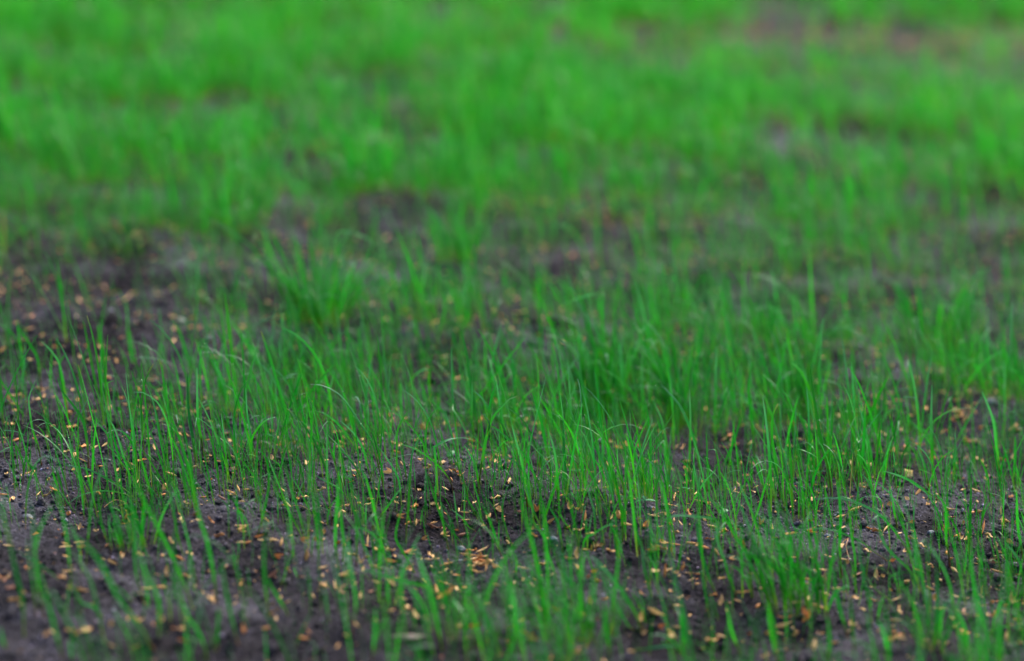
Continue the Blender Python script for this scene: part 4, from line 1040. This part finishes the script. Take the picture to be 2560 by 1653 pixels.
# two-leaved sprouts: stem and seed leaves
def seed_leaf(L, Wd, droop, yaw, pos, tilt):
    s = np.linspace(0, 1, 8); wv = np.sin(np.pi*np.clip(s*.92+.05, 0, 1))**.6*Wd/2; z = -droop*s**2*L
    V = np.stack([np.stack([s*L, -wv, z+wv*.25], -1), np.stack([s*L, 0*s, z], -1), np.stack([s*L, wv, z+wv*.25], -1)], 1).reshape(-1, 3)
    V = np.vstack([V, V-[0, 0, .00025]]); i = np.arange(24).reshape(8, 3)
    F = np.stack([i[:-1, :-1], i[1:, :-1], i[1:, 1:], i[:-1, 1:]], -1).reshape(-1, 4); e = []
    for cidx in (0, 2):
        e.append(np.stack([i[:-1, cidx], i[1:, cidx], i[1:, cidx]+24, i[:-1, cidx]+24], -1))
    return rotz(V, yaw, tilt)+pos, np.vstack([F, F[:, ::-1]+24]+e)
def sprout(tile, x, y, h, leaves, label, ml=M_sprout):
    P = ground(*tp(tile, x, y)); root = link('seedling_sprout', None, None, P-[0, 0, .0005], category='sprout', label=label)
    t = np.linspace(0, 1, 7); pts = np.stack([-.12*h*t**2, 0*t, h*t], -1)
    v, f = tube(pts, .0004, .0003); link('stem', new_mesh('stem', v, f, ml), root)
    for (L, Wd, droop, yaw, tilt) in leaves:
        v, f = seed_leaf(L, Wd, droop, yaw, pts[-1], tilt); link('leaf', new_mesh('leaf', v, f, ml), root)
sprout('G', 1215, 175, .0095, [(.0058, .0024, .15, .1, -.05), (.005, .0022, .4, 2.9, -.1), (.003, .002, .1, 1.8, -.7)], 'two-leaved broadleaf sprout with a bent stem on open soil right of centre')
sprout('C', 590, 1400, .003, [(.0058, .0017, .1, .25, -.15), (.0055, .0017, .1, 3.0, -.1)], 'flat pale green sprout with narrow leaves at the foot of the forked seedling')
sprout('G', 1600, 60, .005, [(.004, .0022, .3, .6, -.1), (.004, .002, .3, 2.6, -.3)], 'small broadleaf sprout beside a dark hollow, second right of the two-leaved one')
sprout('C', 645, 880, .008, [(.005, .0034, -.2, 1.2, -1.1), (.004, .002, .2, 3.0, -.2)], 'small sprout with one round upright leaf in the blurred centre')
def scrap(tile, x, y, L, Wd, rot, label, dz=.001):
    P = ground(*tp(tile, x, y)); v, f = seed_leaf(L, Wd, .3, 0, np.zeros(3), 0)
    o = link('leaf_scrap', new_mesh('leaf_scrap', v, f, M_sprout), None, (P[0], P[1], P[2]+dz), category='leaf scrap', label=label); o.rotation_euler = rot
scrap('G', 1870, 225, .0050, .0030, (.6, -.35, .3), 'rounded light green leaf scrap lying among blades right of centre', .0015)
scrap('B', 1720, 1240, .0052, .0030, (.7, -.5, .4), 'teal green cupped leaf scrap lying between seedlings in the centre', .001)
# dry fibres
def fibre(tile, pts, r_, label, lift=.001):
    px = np.array([tp(tile, a, b_) for a, b_ in pts]); cl = resample(px, 12); P = ground(cl[:, 0], cl[:, 1])+[0, 0, lift]
    P[:, 2] += np.sin(np.linspace(0, np.pi, 12))*.0015; c0 = P[0].copy(); v, f = tube(P-c0, r_, r_*.5, 5)
    link('dry_fibre', new_mesh('dry_fibre', v, f, M_fib), None, c0, category='dry fibre', label=label)
fibre('F', [(310, 160), (400, 180), (490, 203)], .00022, 'thin straight brown fibre lying by a husk at the lower left')
fibre('G', [(1265, 245), (1400, 238), (1480, 250)], .00025, 'thin brown fibre under a husk drift right of centre')
fibre('H', [(660, 500), (720, 470), (700, 560), (735, 640)], .0003, 'bent yellow fibre right of the dense lower right tuft')
fibre('H', [(1390, 1360), (1440, 1400), (1480, 1480)], .0003, 'dry root fibre at the foot of the bottom right clump')
fibre('H', [(1500, 1370), (1540, 1420), (1590, 1500)], .0003, 'curved pale root fibre just right of another at the bottom right')
fibre('E', [(940, 170), (1040, 130), (1150, 135)], .0003, 'short brown fibre on bare soil in the lower left')

# ------------------------------------------------------------------ dew on the blades
pts = []
for Cn in all_cl:
    if not (1.25 < Cn[0, 1] < 1.85) or rng.random() < .45: continue
    for _ in range(int(rng.integers(1, 5))):
        s_ = rng.uniform(.25, .98)*(len(Cn)-1); i0 = int(s_); q_ = Cn[i0]*(1-(s_-i0))+Cn[min(i0+1, len(Cn)-1)]*(s_-i0)
        pts.append(q_+rng.normal(0, .00025, 3)+[0, -.0003, .0001])
pts = np.array(pts); sz = rng.uniform(.00012, .00028, len(pts))
V = (ICO0[0][None]*sz[:, None, None]+pts[:, None]).reshape(-1, 3); F = (ICO0[1][None]+(np.arange(len(pts))*len(ICO0[0]))[:, None, None]).reshape(-1, 3)
link('dew_drops', new_mesh('dew_drops', V, F, M_dew), kind='stuff')
N_TRIS = sum(len(o.data.loops)-2*len(o.data.polygons) for o in C.objects if o.type == "MESH")
print("tris", N_TRIS)
